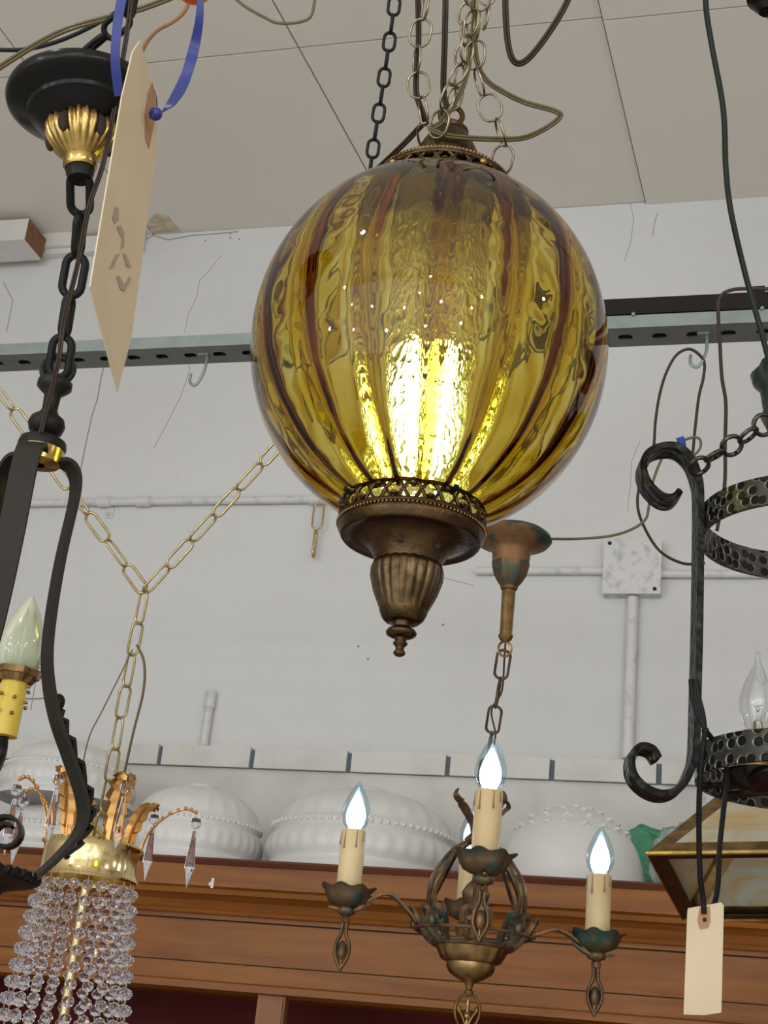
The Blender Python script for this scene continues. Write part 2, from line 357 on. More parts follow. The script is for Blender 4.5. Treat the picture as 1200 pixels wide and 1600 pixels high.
# lower wall, thicker, capped by a course of white boards
pt, pb = PY(640, 1176, YW-.10), PY(640, 1209, YW-.10)
lo = MB(); lo.box((X0, YW-.085, 0), (X1, YW, pb.z)); struct('trim_1', lo, M['whitewood'], smooth=False)
lb = MB(); gx = [PY(x, 1190, YW-.1).x for x in (248, 393, 545, 700, 863, 1030)]
stepx = (gx[-1]-gx[0])/5; xs = [gx[0]-stepx*k for k in range(4, 0, -1)] + gx + [gx[-1]+stepx*k for k in range(1, 5)]
lb.box((xs[0], YW-.09, pb.z), (xs[-1], YW, pt.z-.004), 1)
for a, b in zip(xs[:-1], xs[1:]): lb.box((a+.0065, YW-.10-random.random()*.002, pb.z), (b-.0065, YW, pt.z))
struct('trim_2', lb, [M['whitewood'], M['gap']], smooth=False)
# crown strip and white timber at upper left
a, b = PY(60, 398, YW-.03), PY(60, 374, YW-.03)
mo = MB(); xr = PY(232, 360, YW).x; mo.box((X0, YW-.03, a.z), (xr, YW, b.z)); mo.box((X0, YW-.045, a.z+.018), (xr-.2, YW, b.z+.01)); struct('trim_3', mo, M['whitewood'], smooth=False)
a, b = PY(38, 374, YW-.16), PY(36, 342, YW-.16)
bm_ = MB(); bm_.box((X0, YW-.16, a.z), (a.x, YW-.045, b.z)); bm_.box((a.x, YW-.158, a.z+.001), (a.x+.002, YW-.046, b.z-.001), 1)
struct('trim_4', bm_, [M['whitewood'], M['rawwood']], smooth=False)
# stain + broken edge where wall meets ceiling
st = MB(); pl = [PZ(*q, ZC-.0015) for q in ((236,364),(283,361),(270,350),(262,338),(245,334),(232,345))]; st.slab(pl, (0,0,1), .002)
o = st.build('stain', M['stain'], ceil, smooth=False)
def onwall(pts, r, mt=M['crack'], y=YW, n=5):
    m = MB(); m.tube([PY(x_, y_, y) for x_, y_ in pts], r, n); return m
for q, r in (([(228,374),(240,368),(250,371),(262,375),(300,368),(330,366),(372,362)], .0022),
             ([(345,400),(325,425),(312,438),(308,462),(295,490),(288,520)], .0009),
             ([(166,560),(158,590),(152,625),(143,652),(135,690),(126,735)], .0018),
             ([(292,535),(296,580),(282,620),(262,660),(240,700)], .0009),
             ([(985,315),(990,345),(985,380),(975,410)], .0008), ([(1027,333),(1022,352),(1020,368)], .0011),
             ([(1000,690),(987,720),(985,760),(980,800)], .0007), ([(75,960),(62,1010),(55,1070),(48,1110)], .0012),
             ([(40,1092),(60,1092),(85,1089)], .0025), ([(5,440),(20,470),(10,520)], .0012), ([(640,890),(700,905),(740,915)], .0009)):
    onwall(q, r).build('crack', M['crack'], wall)

# conduits and junction box
def hpipe(x0, x1, py, r, name, label, joints=()):
    z = PY((x0+x1)/2, py, YW-r-.004).z; a, b = PY(x0, py, YW).x, PY(x1, py, YW).x
    m = MB(); y = YW-r-.004; m.tube([(a, y, z), (b, y, z)], r, 16)
    for j in joints:
        jx = PY(j, py, YW).x; m.lathe([(r, -.022), (r*1.35, -.02), (r*1.35, .02), (r, .022)], 16)
        for v in m.v[-64:]: v.x, v.z = v.z + jx, -v.x + z; v.y += y
    ob = m.build(name, M['pipe']); return tag(recenter(ob), label, 'pipe'), (a, b, y, z)
g, (a, b, y, z) = hpipe(-120, 530, 784, .011, 'conduit', 'long white painted conduit running level across the wall left of the globe', (168, 228, 497))
cl = MB(); cx = PY(172, 800, YW).x; cl.box((cx-.012, YW-.004, z-.045), (cx+.012, YW, z-.012)); cl.sphere((cx, YW-.005, z-.032), .006, 6)
W(cl, 'clamp', M['pipe'], g)
g, (a, b, y, z2) = hpipe(745, 955, 892, .010, 'conduit', 'short white conduit entering the left side of the square wall box')
g, _ = hpipe(1030, 1320, 897, .010, 'conduit', 'white conduit leaving the right side of the square wall box')
jb = thing('junction_box', 'square white painted electrical junction box on the wall', 'electrical box', PY(990, 893, YW))
c = rootloc(jb); s_ = .073
bx = MB(); bx.box((-s_*.98, -.035, -s_), (s_*.98, 0, s_)); o = bx.build('body', M['boxp'], jb, smooth=False)
cv = MB(); cv.box((-s_, -.040, -s_*1.02), (s_, -.035, s_*1.02)); cv.build('cover', M['boxp'], jb, smooth=False)
for sx, sz in ((-1, 1), (1, -1)):
    MB().sphere((sx*s_*.8, -.041, sz*s_*.85), .005, 6).build('screw', M['hole'], jb)
def vpipe(px, y0, y1, r, label, joint=None):
    m = MB(); a = PY(px, y0, YW-r); b_ = PY(px, y1, YW-r); zb = b_.z if y1 > y0 else a.z
    m.tube([(a.x, YW-r-.002, a.z), (a.x, YW-r-.002, b_.z)], r, 16)
    if joint: m.tube([(a.x, YW-r-.002, a.z), (a.x, YW-r-.002, PY(px, joint, YW).z)], r*1.25, 16)
    return tag(recenter(m.build('conduit', M['pipe'])), label, 'pipe')
vpipe(989, 934, 1186, .0145, 'upright white conduit dropping from the square wall box, paint worn grey')
vpipe(331, 1081, 1168, .0115, 'short upright white conduit stub above the white boards', 1108)
# small fixings on the wall
nl = MB()
for q in ((321,376),(360,365),(360,372),(374,374),(560,1010),(692,976),(575,1030)): nl.sphere(PY(*q, YW), .003, 5)
nl.build('nail_hole', M['crack'], wall)

# ------------------------------------------------------------------ wooden cabinet
YC = 3.02
def zc(py, y=YC): return PY(400, py, y).z
cab = thing('display_cabinet', 'tall cherry wood display cabinet with moulded cornice below the white domes', 'cabinet', (PY(500,1500,YC).x, YC+.2, 0))
CX0, CX1 = -2.9, 1.9
def extr(prof, name, mt, x0=CX0, x1=CX1):
    m = MB(); n = len(prof)
    m.add([Vector((x0, y, z)) for y, z in prof] + [Vector((x1, y, z)) for y, z in prof], [(i,(i+1)%n,n+(i+1)%n,n+i) for i in range(n)] + [tuple(range(n)), tuple(range(2*n-1, n-1, -1))])
    return W(m, name, mt, cab, smooth=False)
ztop = zc(1347, YC-.075)
zz = lambda py, dy=0: PY(400, py, YC-dy).z
extr([(YC-.078, ztop+.004), (YC-.085, ztop-.001), (YC-.078, ztop-.010), (YW-.09, ztop-.010), (YW-.09, ztop+.004)], 'top_board', M['woodtop'])
prof = [(YW-.12, ztop-.010), (YC-.072, ztop-.010), (YC-.072, zz(1389,.07)), (YC-.062, zz(1391,.07)), (YC-.064, zz(1394,.06)), (YC-.060, zz(1401,.06)),
        (YC-.045, zz(1404,.05)), (YC-.028, zz(1412,.03)), (YC-.018, zz(1424,.02)), (YC-.022, zz(1427,.02)), (YC-.018, zz(1432,.02)), (YC-.004, zz(1434)), (YC-.004, zz(1441)),
        (YC, zz(1443)), (YC, zz(1508)), (YC-.003, zz(1510)), (YC-.003, zz(1538)), (YC-.012, zz(1541)), (YC-.012, zz(1552)), (YC+.02, zz(1556)), (YC+.02, zz(1553)+.012), (YW-.12, zz(1553)+.012)]
extr(prof, 'cornice', M['wood'])
gv = MB()
for q in (1442.5, 1509.5): gv.box((CX0, YC-.0045, zz(q)-.0008), (CX1, YC+.001, zz(q)+.0008))
W(gv, 'groove', M['slot'], cab, smooth=False)
W(MB().box((CX0, YC+.34, 0), (CX1, YC+.36, zz(1553)+.012)), 'back_panel', M['redback'], cab, smooth=False)
W(MB().box((CX0, YC+.02, .0), (CX1, YC+.36, .12)), 'base', M['wood'], cab, smooth=False)
W(MB().box((CX0-.02, YC-.01, 0), (CX0, YC+.36, ztop-.011)), 'side_panel', M['wood'], cab, smooth=False)
W(MB().box((CX1, YC-.01, 0), (CX1+.02, YC+.36, ztop-.011)), 'side_panel', M['wood'], cab, smooth=False)
sx = PY(421, 1580, YC).x
for k in (-2,-1,0,1,2):
    x = sx + k*.82
    st = MB(); st.box((x-.030, YC+.004, .12), (x+.030, YC+.03, zz(1553)+.012)); st.box((x+.020, YC, .12), (x+.026, YC+.006, zz(1556)))
    W(st, 'stile', M['woodv'], cab, smooth=False)
for zs in (.75, 1.35): W(MB().box((CX0, YC+.05, zs), (CX1, YC+.34, zs+.02)), 'shelf', M['wood'], cab, smooth=False)
# chipped paint flecks on the cornice
for q in ((331,1372,333,1388),(327,1378,329,1384),(377,1348,384,1350),(400,1349,425,1351),(430,1350,470,1353),(520,1358,560,1361)):
    p1, p2 = PY(q[0], q[1], YC-.0725), PY(q[2], q[3], YC-.0725); W(MB().box((p1.x, YC-.0735, p2.z), (p2.x, YC-.0715, p1.z)), 'chipped_paint', M['plaster'], cab, smooth=False)

# ------------------------------------------------------------------ white domed shades on the cabinet
def dome_mesh(R, H, kind):
    m = MB(); n = 144
    if kind == 'fluted':
        pr = [(1.0, 0), (1.0, .03), (.985, .07), (.955, .10), (.955, .13), (.985, .17), (1.0, .24), (.995, .32), (.96, .40), (.93, .43), (.945, .46), (.955, .49), (.945, .52), (.915, .54), (.90, .56)]
        pr += [(.90*math.cos(t), .56+.40*math.sin(t)) for t in [PI/2*k/12 for k in range(1, 11)]]
        top = .90*math.cos(PI/2*10/12); pr += [(top*.96, .975), (top*.7, 1.0), (.08, 1.01), (.001, 1.01)]
        def fn(r, z, a, i):
            zz_ = z/H; q = r/R
            if 14 < i < 26: r *= 1 - .022*abs(math.sin(a*12))**.5*1.0 + .0
            if 5 < i < 8: r *= 1 + .012*math.cos(a*36)
            return r, z
        m.lathe([(r*R, z*H) for r, z in pr], n, fn=fn); m.lathe([(.999*R, 0), (.96*R, .003), (.94*R, .012), (.001, .012)], 96)
        for k in range(72): m.sphere((.952*R*math.cos(2*PI*k/72), .952*R*math.sin(2*PI*k/72), .49*H), R*.026, 5)
    else:
        pr = [(1.0, 0), (1.0, .04), (.97, .09), (.955, .12)] + [(.955*math.cos(t), .12+.88*math.sin(t)) for t in [PI/2*k/14 for k in range(1, 14)]] + [(.001, 1.0)]
        m.lathe([(r*R, z*H) for r, z in pr], n)
        for rad, cnt, t in ((.16, 7, 1.32), (.32, 9, 1.15), (.5, 12, .92), (.62, 18, .72)):
            for k in range(cnt):
                a = 2*PI*(k+.3*rad)/cnt + rad*3; b_ = t
                c_ = Vector((.955*R*math.cos(b_)*math.cos(a), .955*R*math.cos(b_)*math.sin(a), (.12+.88*math.sin(b_))*H))
                for j in range(3):
                    d = Vector((-math.sin(a), math.cos(a), 0))*(j-1)*R*.045 + Vector((0,0,-abs(j-1)*.02*R)); m.sphere(c_+d, R*(.058 if j == 1 else .040), 6, .6)
    return m
def dome(px, wpx, ytoppx, yc, label, kind, z0=None, H=None):
    z0 = ztop + .004 if z0 is None else z0
    d = depth(PY(px, 1330, yc)); R = wpx/2*d/F; c_ = PY(px, 1340, yc)
    Hh = PY(px, ytoppx, yc).z - z0 if H is None else H
    o = dome_mesh(R, Hh, kind).build('dome_shade', M['plaster'], ang=60); o.location = (c_.x, yc, z0)
    return tag(o, label, 'lamp shade', 'white domed lamp shades on the cabinet'), R, Hh
def yd_(w_): return YC-.070+w_/2*3.28/F
dome(565, 302, 1233, yd_(302), 'large white fluted dome shade directly behind the left lit candle', 'fluted')
dome(301, 214, 1226, yd_(225), 'white fluted dome shade behind the gilt leaves, right of the stacked pair', 'fluted')
dome(893, 236, 1262, yd_(236), 'white dome shade with raised flower clusters beside the green plastic', 'floral')
dome(86, 216, 1195, yd_(240), 'lower white dome of the stacked pair at the far left of the cabinet', 'fluted', H=.128)
dome(86, 216, 1110, yd_(240), 'upper white dome of the stacked pair at the far left of the cabinet', 'fluted', z0=ztop+.004+.131, H=.148)
# plastic bags to the right
def blob(c, rx, ry, rz, seed, amp=.3):
    m = MB(); n = 48; k = 28; vs = []
    for i in range(k+1):
        t = PI*i/k
        for j in range(n):
            a = 2*PI*j/n; v = Vector((math.sin(t)*math.cos(a), math.sin(t)*math.sin(a), math.cos(t)))
            q = 1 + amp*(noise.noise(v*2.1+Vector((seed,0,0))) + .5*abs(noise.noise(v*6+Vector((0,seed,0)))) + .25*abs(noise.noise(v*14+Vector((0,0,seed)))))
            z_ = v.z*rz*q; z_ = max(z_, -rz*.72); vs.append(Vector((v.x*rx*q, v.y*ry*q, z_)))
    fs = [(i*n+j, (i+1)*n+j, (i+1)*n+(j+1)%n, i*n+(j+1)%n) for i in range(k) for j in range(n)]
    m.add([v + Vector((0,0,rz*.72)) for v in vs], fs); o = m.build('plastic_bag', None, ang=180); o.location = c; return o
def bag(px, yy, rx, ry, rz, seed, mt, label):
    p_ = PY(px, 1360, yy); o = blob((p_.x, yy, ztop+.005), rx, ry, rz, seed); o.data.materials.clear(); o.data.materials.append(mt); return tag(o, label, 'plastic bag')
bag(1000, 3.37, .10, .045, .105, 3.3, M['bagg'], 'crumpled green plastic bag behind the clear bag on the cabinet')
bag(1058, 3.06, .048, .05, .075, 8.1, M['bagw'], 'crumpled clear plastic bag on the cabinet right of the floral dome')
bag(1128, 3.24, .055, .06, .19, 5.7, M['bagw'], 'upright puffed clear plastic bag behind the lower iron scroll')

# ------------------------------------------------------------------ slotted steel strut
ps = P(1075, 508, 2.15); YS2 = ps.y; zs = ps.z
strut = thing('slotted_strut', 'long slotted galvanised steel strut channel running across the room under the ceiling', 'metal rail', (ps.x, YS2, zs))
sx0, sx1 = -2.3, 1.5; dw = .056; hh = .021
sm = MB()
# bottom web with slots, built as strips round real openings
xstart = PY(955, 515, YS2).x; x = sx0
holes = []
px_off = xstart + .018
kk = math.floor((sx0 - px_off)/.05)+1
cur = sx0
while px_off + kk*.05 + .015 < sx1:
    hx = px_off + kk*.05; holes.append(hx); kk += 1
ya, yb, yc_, yd = YS2, YS2+.020, YS2+.036, YS2+dw
sm.box((sx0, ya, zs), (sx1, yb, zs+.0025)); sm.box((sx0, yc_, zs), (sx1, yd, zs+.0025))
prev = sx0
for hx in holes:
    sm.box((prev, yb, zs), (hx-.017, yc_, zs+.0025)); prev = hx+.017
    for e in (-1, 1):                                # rounded ends
        cx_ = hx + e*.010; pts_ = [(hx+e*.0172, yb, zs)] + [(cx_+e*.0075*(math.cos(t)-.9), (yb+yc_)/2+.008*math.sin(t), zs) for t in [-PI/2+PI*k/8 for k in range(9)]] + [(hx+e*.0172, yc_, zs)]
        n = len(pts_); q = [Vector(v) for v in pts_]; sm.add(q, [tuple(range(n))])
sm.box((prev, yb, zs), (sx1, yc_, zs+.0025))
sm.box((sx0, ya, zs+.0025), (sx1, ya+.0025, zs+hh)); sm.box((sx0, yd-.0025, zs+.0025), (sx1, yd, zs+hh))
sm.box((sx0, ya+.0025, zs+hh-.002), (sx1, ya+.011, zs+hh)); sm.box((sx0, yd-.011, zs+hh-.002), (sx1, yd-.0025, zs+hh))
W(sm, 'channel', M['zinc'], strut, smooth=False)
W(MB().box((sx0+.01, ya+.003, zs+hh-.001), (sx1-.01, yd-.003, zs+hh+.0015)), 'dark_backing', M['slot'], strut, smooth=False)  # dark sheet standing in for the shade inside the channel, seen through the slots
for x in (sx0+.03, sx1-.03): W(MB().tube([(x, ya+.02, zs+hh), (x, ya+.02, ZC)], .005, 8), 'hanger_rod', M['zinc'], strut)
for q in (990, 1191):
    pq = PY(q, 485, YS2); W(MB().sphere((pq.x, YS2-.001, zs+hh+.001), .0035, 6), 'rivet', M['zinc'], strut)
# black bar on top of the strut
xa = PY(820, 480, YS2).x
bb = MB(); bb.box((xa, YS2+.001, zs+hh+.003), (sx1, YS2+.036, zs+hh+.030)); px_ = PY(1184, 452, YS2).x
o = tag(recenter(bb.build('steel_bar', M['blacksteel'], smooth=False)), 'flat black steel bar lying on top of the strut at the right', 'metal bar')
pg = MB(); pg.box((px_-.012, YS2+.004, zs+hh+.0302), (px_+.010, YS2+.02, zs+hh+.042)); W(pg, 'lug', M['blacksteel'], o, smooth=False)

def hook(px, label, L=.055):
    p_ = PY(px, 545, YS2+.028); x = p_.x; y = YS2+.028
    pts = [(x+.004, y, zs+.006), (x+.004, y, zs-.02), (x+.002, y, zs-L*.62), (x-.004, y, zs-L*.9), (x-.011, y, zs-L), (x-.019, y, zs-L*.88), (x-.019, y, zs-L*.62)]
    h = thing('hook', label, 'hook', (x, y, zs-L), 'steel hooks in the strut')
    W(MB().tube(spl(pts, 6), .0024, 8), 'wire', M['zinc'], h); W(MB().box((x-.010, y-.0062, zs-.003), (x+.008, y+.0062, zs+.010)), 'plate', M['zinc'], h, smooth=False)
    return Vector((x-.012, y, zs-L+.003))
h1 = hook(1100, 'zinc wire hook in the strut carrying the looped dark cord')
hook(322, 'empty zinc wire hook in the strut left of the amber globe')

# ------------------------------------------------------------------ chains
def link_mesh(name, L, Wd, r, mt, n=12, k=6, kink=0):
    pts = []; s = max(0, L/2 - Wd/2)
    for i in range(n): a = -PI/2 + PI*i/(n-1); pts.append(Vector((Wd/2*math.cos(a)-r*math.cos(a), 0, 0)) if 0 else Vector((s + (Wd/2-r)*math.cos(a), (Wd/2-r)*math.sin(a), 0)))
    for i in range(n): a = PI/2 + PI*i/(n-1); pts.append(Vector((-s + (Wd/2-r)*math.cos(a), (Wd/2-r)*math.sin(a), 0)))
    m = MB(); m.tube(pts, r, k, closed=True, up=(0,0,1))
    me = bpy.data.meshes.new(name); me.from_pydata(m.v, [], m.f); me.materials.append(mt)
    for p in me.polygons: p.use_smooth = True
    return me
def chain(path, L, Wd, r, mt, label, name='hanging_chain', roll0=0, jitter=0, group=None, twist=PI/2, end=None, root=None, pitch=None):
    path = [Vector(p) for p in path]; pitch = pitch or (L - 2.15*r)
    acc = [0]
    for a, b in zip(path, path[1:]): acc.append(acc[-1] + (b-a).length)
    def at(s):
        for i in range(len(path)-1):
            if acc[i+1] >= s: return path[i].lerp(path[i+1], (s-acc[i])/max(1e-9, acc[i+1]-acc[i]))
        return path[-1]
    n = max(1, int(round(acc[-1]/pitch))); pitch2 = acc[-1]/n
    root = root or thing(name, label, 'chain', path[-1] if path[-1].z < path[0].z else path[0], group)
    me = link_mesh('link', L*(pitch2/pitch)**.5, Wd, r, mt); ref = None
    for i in range(n):
        a, b = at(i*pitch2), at((i+1)*pitch2); T = (b-a).normalized()
        ref = RT.copy() if ref is None else ref
        u = (ref - T*ref.dot(T)).normalized(); v = T.cross(u)
        an = roll0 + twist*(i % 2) + (random.random()-.5)*jitter
        y_ = u*math.cos(an) + v*math.sin(an); z_ = T.cross(y_)
        o = bpy.data.objects.new('link', me); COL.objects.link(o); o.parent = root
        c_ = (a+b)/2 - root.location
        o.matrix_local = Matrix(((T.x, y_.x, z_.x, c_.x), (T.y, y_.y, z_.y, c_.y), (T.z, y_.z, z_.z, c_.z), (0,0,0,1)))
    return root

# ================================================================== amber globe pendant
A = Axis(670, 545, 1.37)
G = A.loc.copy()
lamp = thing('globe_pendant', 'large ribbed amber glass globe pendant with antique brass fittings, lit inside', 'pendant lamp', G)
RG = 280/F*1.37*.992; ZS = 1.075
# ring heights
rt, zt = A.r(103, 285), A.z(283)
rb, zb = A.r(107, 800), A.z(801)
NR = 16
def shell():
    m = MB(); n = NR*20; k = 88
    t0 = math.asin(min(1, rt*.93/RG)); t1 = PI - math.asin(min(1, rb*.96/RG)); prof = []
    outer = [(t0+(t1-t0)*i/k) for i in range(k+1)]; inner = outer[::-1]
    zsc = (abs(zb)/abs(math.cos(t1)*RG)*.5 + .5)
    seq = [(t, 0) for t in outer] + [(t, 1) for t in inner]
    vs = []
    for t, inn in seq:
        for j in range(n):
            a = 2*PI*j/n; R = RG
            v = Vector((math.sin(t)*math.cos(a), math.sin(t)*math.sin(a), math.cos(t)))
            if inn:
                c_ = .5+.5*math.cos(NR*(a+.10*math.sin(t*1.0)))
                th = .0022 + .0052*c_**3.2*(.35+.65*math.sin(t)) + .0017*noise.noise(v*4.5+Vector((3,1,2))) + .00055*noise.noise(Vector((v.x*9, v.y*9, v.z*16)))
                R -= max(.0013, th)
            vs.append(Vector((v.x*R, v.y*R, v.z*R*ZS)))
    N = len(seq); m.add(vs, [(i*n+j, ((i+1)%N)*n+j, ((i+1)%N)*n+(j+1)%n, i*n+(j+1)%n) for i in range(N) for j in range(n)])
    return m
sh = shell(); zt = ZS*RG*math.cos(math.asin(rt*.93/RG)); zb = -ZS*RG*math.cos(math.asin(rb*.96/RG))
sh.build('globe_shade', M['amber'], lamp, ang=60)
# inner pebbled cylinder
ic = MB(); ri = .051; ic.lathe([(ri*1.0, zt-.012), (ri, zt-.05), (ri*.97, 0), (ri*.92, zb+.03), (ri*.9, zb-.002), (ri*.9-.0025, zb-.002), (ri*.92-.0025, zb+.03), (ri*.97-.0025, 0), (ri-.0025, zt-.05), (ri-.0025, zt-.012)], 128, close=True)
ic.build('inner_cylinder', M['pebble'], lamp, ang=60)
bu = MB(); z0 = A.z(700); z1 = A.z(575)
bu.lathe([(.004, z0-.030), (.016, z0-.022), (.026, z0-.005), (.029, z0+.012), (.029, z1-.01), (.025, z1+.006), (.015, z1+.02), (.001, z1+.024)], 32)
bu.build('bulb', M['ledtube'], lamp)
so = MB(); so.lathe([(.001, zt+.0), (.022, zt), (.022, zt-.028), (.019, zt-.035), (.001, zt-.036)], 32); so.lathe([(.001, zt+.004), (ri*1.04, zt+.004), (ri*1.06, zt-.030), (ri*1.02, zt-.032), (.02, zt-.024), (.001, zt-.016)], 48)
so.build('lamp_socket', M['brassdark'], lamp)
stem = MB(); stem.tube([(0,0,zt-.03), (0,0,z1+.018)], .004, 8); stem.build('stem', M['brassdark'], lamp)
def gallery(rtop, ztop_, rbot, zbot, name, lower, bead_r=.0014, inv=False):
    m = MB(); nn = 96
    def ringp(r, z): return [(r*math.cos(2*PI*k/nn), r*math.sin(2*PI*k/nn), z) for k in range(nn)]
    m.tube(ringp(rtop, ztop_), .0018, 8, closed=True, up=(0,0,1)); m.tube(ringp(rbot, zbot), .0022, 8, closed=True, up=(0,0,1))
    cyc = 13
    for ph in (0, PI):                               # interlaced vine
        pts = []
        for k in range(cyc*14):
            a = 2*PI*k/(cyc*14); s_ = .5+.5*math.sin(cyc*a+ph); r = rbot+(rtop-rbot)*s_ + .0012*math.cos(cyc*2*a); pts.append((r*math.cos(a), r*math.sin(a), zbot+(ztop_-zbot)*s_))
        m.tube(pts, .0017, 6, closed=True, up=(0,0,1))
    for k in range(cyc*2):                           # leaves
        a = 2*PI*(k+.5)/(cyc*2); s_ = .5 + .25*(-1)**k; r = rbot+(rtop-rbot)*s_+.001
        m.sphere((r*math.cos(a), r*math.sin(a), zbot+(ztop_-zbot)*s_), .0036, 5, .7)
    m.build(name, M['brassdark'], lamp)
    b_ = MB()
    nb = 110
    for k in range(nb): a = 2*PI*k/nb; b_.sphere(((rbot+.0018)*math.cos(a), (rbot+.0018)*math.sin(a), zbot+(-.003 if not inv else .003)), bead_r, 4)
    b_.build('bead_band', M['brassmid'], lamp)
gallery(rb*1.02, zb+.006, rb*1.05, zb-.013, 'lower_gallery', True)
gallery(rt*.97, zt-.001, rt*.99, zt+.011, 'upper_gallery', False, inv=True)
# lower plate, cup, finial
rP = A.r(113, 832)
pz = zb-.016
pl = MB(); pr = [(rb*.98, pz+.004), (rP*1.0, pz+.001), (rP*1.015, pz-.001), (rP*1.015, pz-.005), (rP*.985, pz-.008), (rP*.975, pz-.010), (rP*.955, pz-.0115), (rP*.93, pz-.0115), (rP*.86, pz-.0105), (rP*.78, pz-.0108), (rP*.66, pz-.0135), (rP*.56, pz-.019), (rP*.49, pz-.027), (rP*.455, pz-.034), (rP*.45, pz-.037)]
pl.lathe(pr, 96)
pl.lathe([(r-.0015, z+.002) for r, z in pr], 96)
pl.build('lower_plate', M['brassdark'], lamp, ang=50)
for k, a_ in enumerate((-PI/2-YAW*-1+.75, -PI/2+YAW-.28, -PI/2+YAW+PI*.9)):
    s_ = MB(); r = rP*.53; s_.sphere((r*math.cos(a_), r*math.sin(a_), pz-.0225), .0034, 6); s_.build('vent_hole', M['hole'], lamp)
zq = pz-.034
cup = A.prof([(886, 46), (892, 54), (899, 57), (912, 56.5), (932, 50), (950, 41), (957, 37)])
dz = zq - cup[0][1] + .004; zt0 = cup[0][1]; cup = [(r, zt0+(z-zt0)*1.10+dz) for r, z in cup]
def flute(r, z, a, i): return (r*(1+ (.045*abs(math.cos(a*11))-.03 if 0 < i < 6 else .01*math.cos(22*a))), z)
zq2 = cup[-1][1]
m = MB(); m.lathe([(.015, cup[0][1]+.001)] + [cup[0]] + cup, 176, fn=lambda r, z, a, i: flute(r, z, a, i-1 if i > 1 else 0))
m.build('fluted_cup', M['cupbrass'], lamp, ang=70)
m = MB(); m.lathe([(cup[-1][0]*1.0, zq2+.001), (cup[-1][0]*.99, zq2-.001), (cup[-1][0]*.86, zq2-.007), (cup[-1][0]*.72, zq2-.010), (.006, zq2-.010)], 132, fn=lambda r, z, a, i: (r*(1+.03*abs(math.cos(a*22))), z)); m.build('cup_base', M['brassdark'], lamp, ang=50)
zf = zq2-.0098; fp = [(.0085,0), (.0085,-.002), (.0075,-.006), (.008,-.008), (.0118,-.010), (.0135,-.0135), (.0128,-.0165), (.0095,-.019), (.0055,-.0205), (.0048,-.025), (.0062,-.026), (.0062,-.028), (.0040,-.031), (.0036,-.035), (.0052,-.0375), (.0052,-.040), (.003,-.0425), (.0005,-.043)]
m = MB(); m.lathe([(r, zf+z*.72) for r, z in fp], 40); m.build('finial', M['brassdark'], lamp, ang=60)
# upper cap
zc0 = zt+.012; cp = [(rt*1.0, -.001), (rt*1.03, .001), (rt*1.03, .003), (rt*.97, .006), (rt*.88, .008), (rt*.70, .010), (rt*.52, .013), (rt*.48, .017)]
m = MB(); m.lathe([(r, zc0+z) for r, z in cp], 96); m.lathe([(rt*.98, zc0-.002), (rt*.5, zc0+.006), (.003, zc0+.008)], 64); m.build('upper_plate', M['brassdark'], lamp, ang=50)
m = MB(); q = [(rt*.47, .010), (rt*.49, .018), (rt*.49, .028), (rt*.46, .040), (rt*.38, .052), (rt*.30, .062), (rt*.26, .067)]
m.lathe([(r, zc0+z) for r, z in q], 132, fn=lambda r, z, a, i: (r*(1+.04*abs(math.cos(a*9))), z)); m.build('crown_cap', M['brassdark'], lamp, ang=60)
m = MB(); m.lathe([(rt*.27, zc0+.066), (rt*.29, zc0+.069), (rt*.24, zc0+.073), (.006, zc0+.077), (.001, zc0+.078)], 40)
zl = zc0+.088; lp = [Vector((0,0,zl)) + RT*(.011*math.cos(t)) + Z*(.011*math.sin(t)) for t in [-PI*.5 + 2*PI*k/20*.86 for k in range(21)]]
m.tube(lp, .0028, 8); m.build('hanging_loop', M['brassdark'], lamp, ang=60)
d_ = (CAM-G); an = math.atan2(d_.y, d_.x)
for off in (.55, -.9): 
    m = MB(); a = an + off; m.sphere((rt*1.0*math.cos(a), rt*1.0*math.sin(a), zc0-.004), .0042, 8); m.build('screw_button', M['leafbrass'], lamp)
for off in (.52, -1.05):
    m = MB(); a = an + off; r = rb*1.05; m.tube([(r*.97*math.cos(a), r*.97*math.sin(a), zb+.001), (r*1.10*math.cos(a), r*1.10*math.sin(a), zb+.003)], .003, 8); m.build('set_screw', M['black'], lamp)
TOP = G + Z*(zl+.009)

# suspension chains above the globe
dT = depth(TOP)
px0, py0 = proj(TOP)
wire = .0012
chain([P(735, -60, dT+.05), P(728, 30, dT+.03), P(722, 100, dT+.01), TOP-Z*.002], .030, .019, .0014, M['chainsilver'], 'bright brass chain running straight up from the loop of the amber globe', roll0=.5)
chain(PS([(668,-50,dT-.02),(664,20,dT-.03),(650,85,dT-.03),(655,140,dT-.04),(668,205,dT-.045),(672,232,dT-.03)]), .031, .023, .00125, M['chainsilver'], 'loose brass chain hanging left of the globe loop', roll0=.2, twist=1.1)
chain(PS([(745,-50,dT-.03),(738,20,dT-.05),(728,90,dT-.055),(700,150,dT-.06),(680,215,dT-.055)]), .031, .024, .00125, M['chainsilver'], 'loose brass chain bunched in front of the globe loop', roll0=.9, twist=1.2, jitter=.5)
chain(PS([(752,-30,dT-.05),(744,50,dT-.04),(741,100,dT-.04),(752,140,dT-.04),(766,172,dT-.045),(785,205,dT-.05),(790,240,dT-.05),(780,272,dT-.045)]), .031, .024, .00125, M['chainsilver'], 'free end of brass chain dangling right of the globe loop', roll0=.5, twist=1.0, jitter=.4)
chain(PS([(757,-30,dT+.02),(764,15,dT+.02),(756,48,dT+.02)]), .024, .018, .0011, M['chainsilver'], 'short brass chain scrap at the top edge right of the globe chain', roll0=.3, twist=1.1)
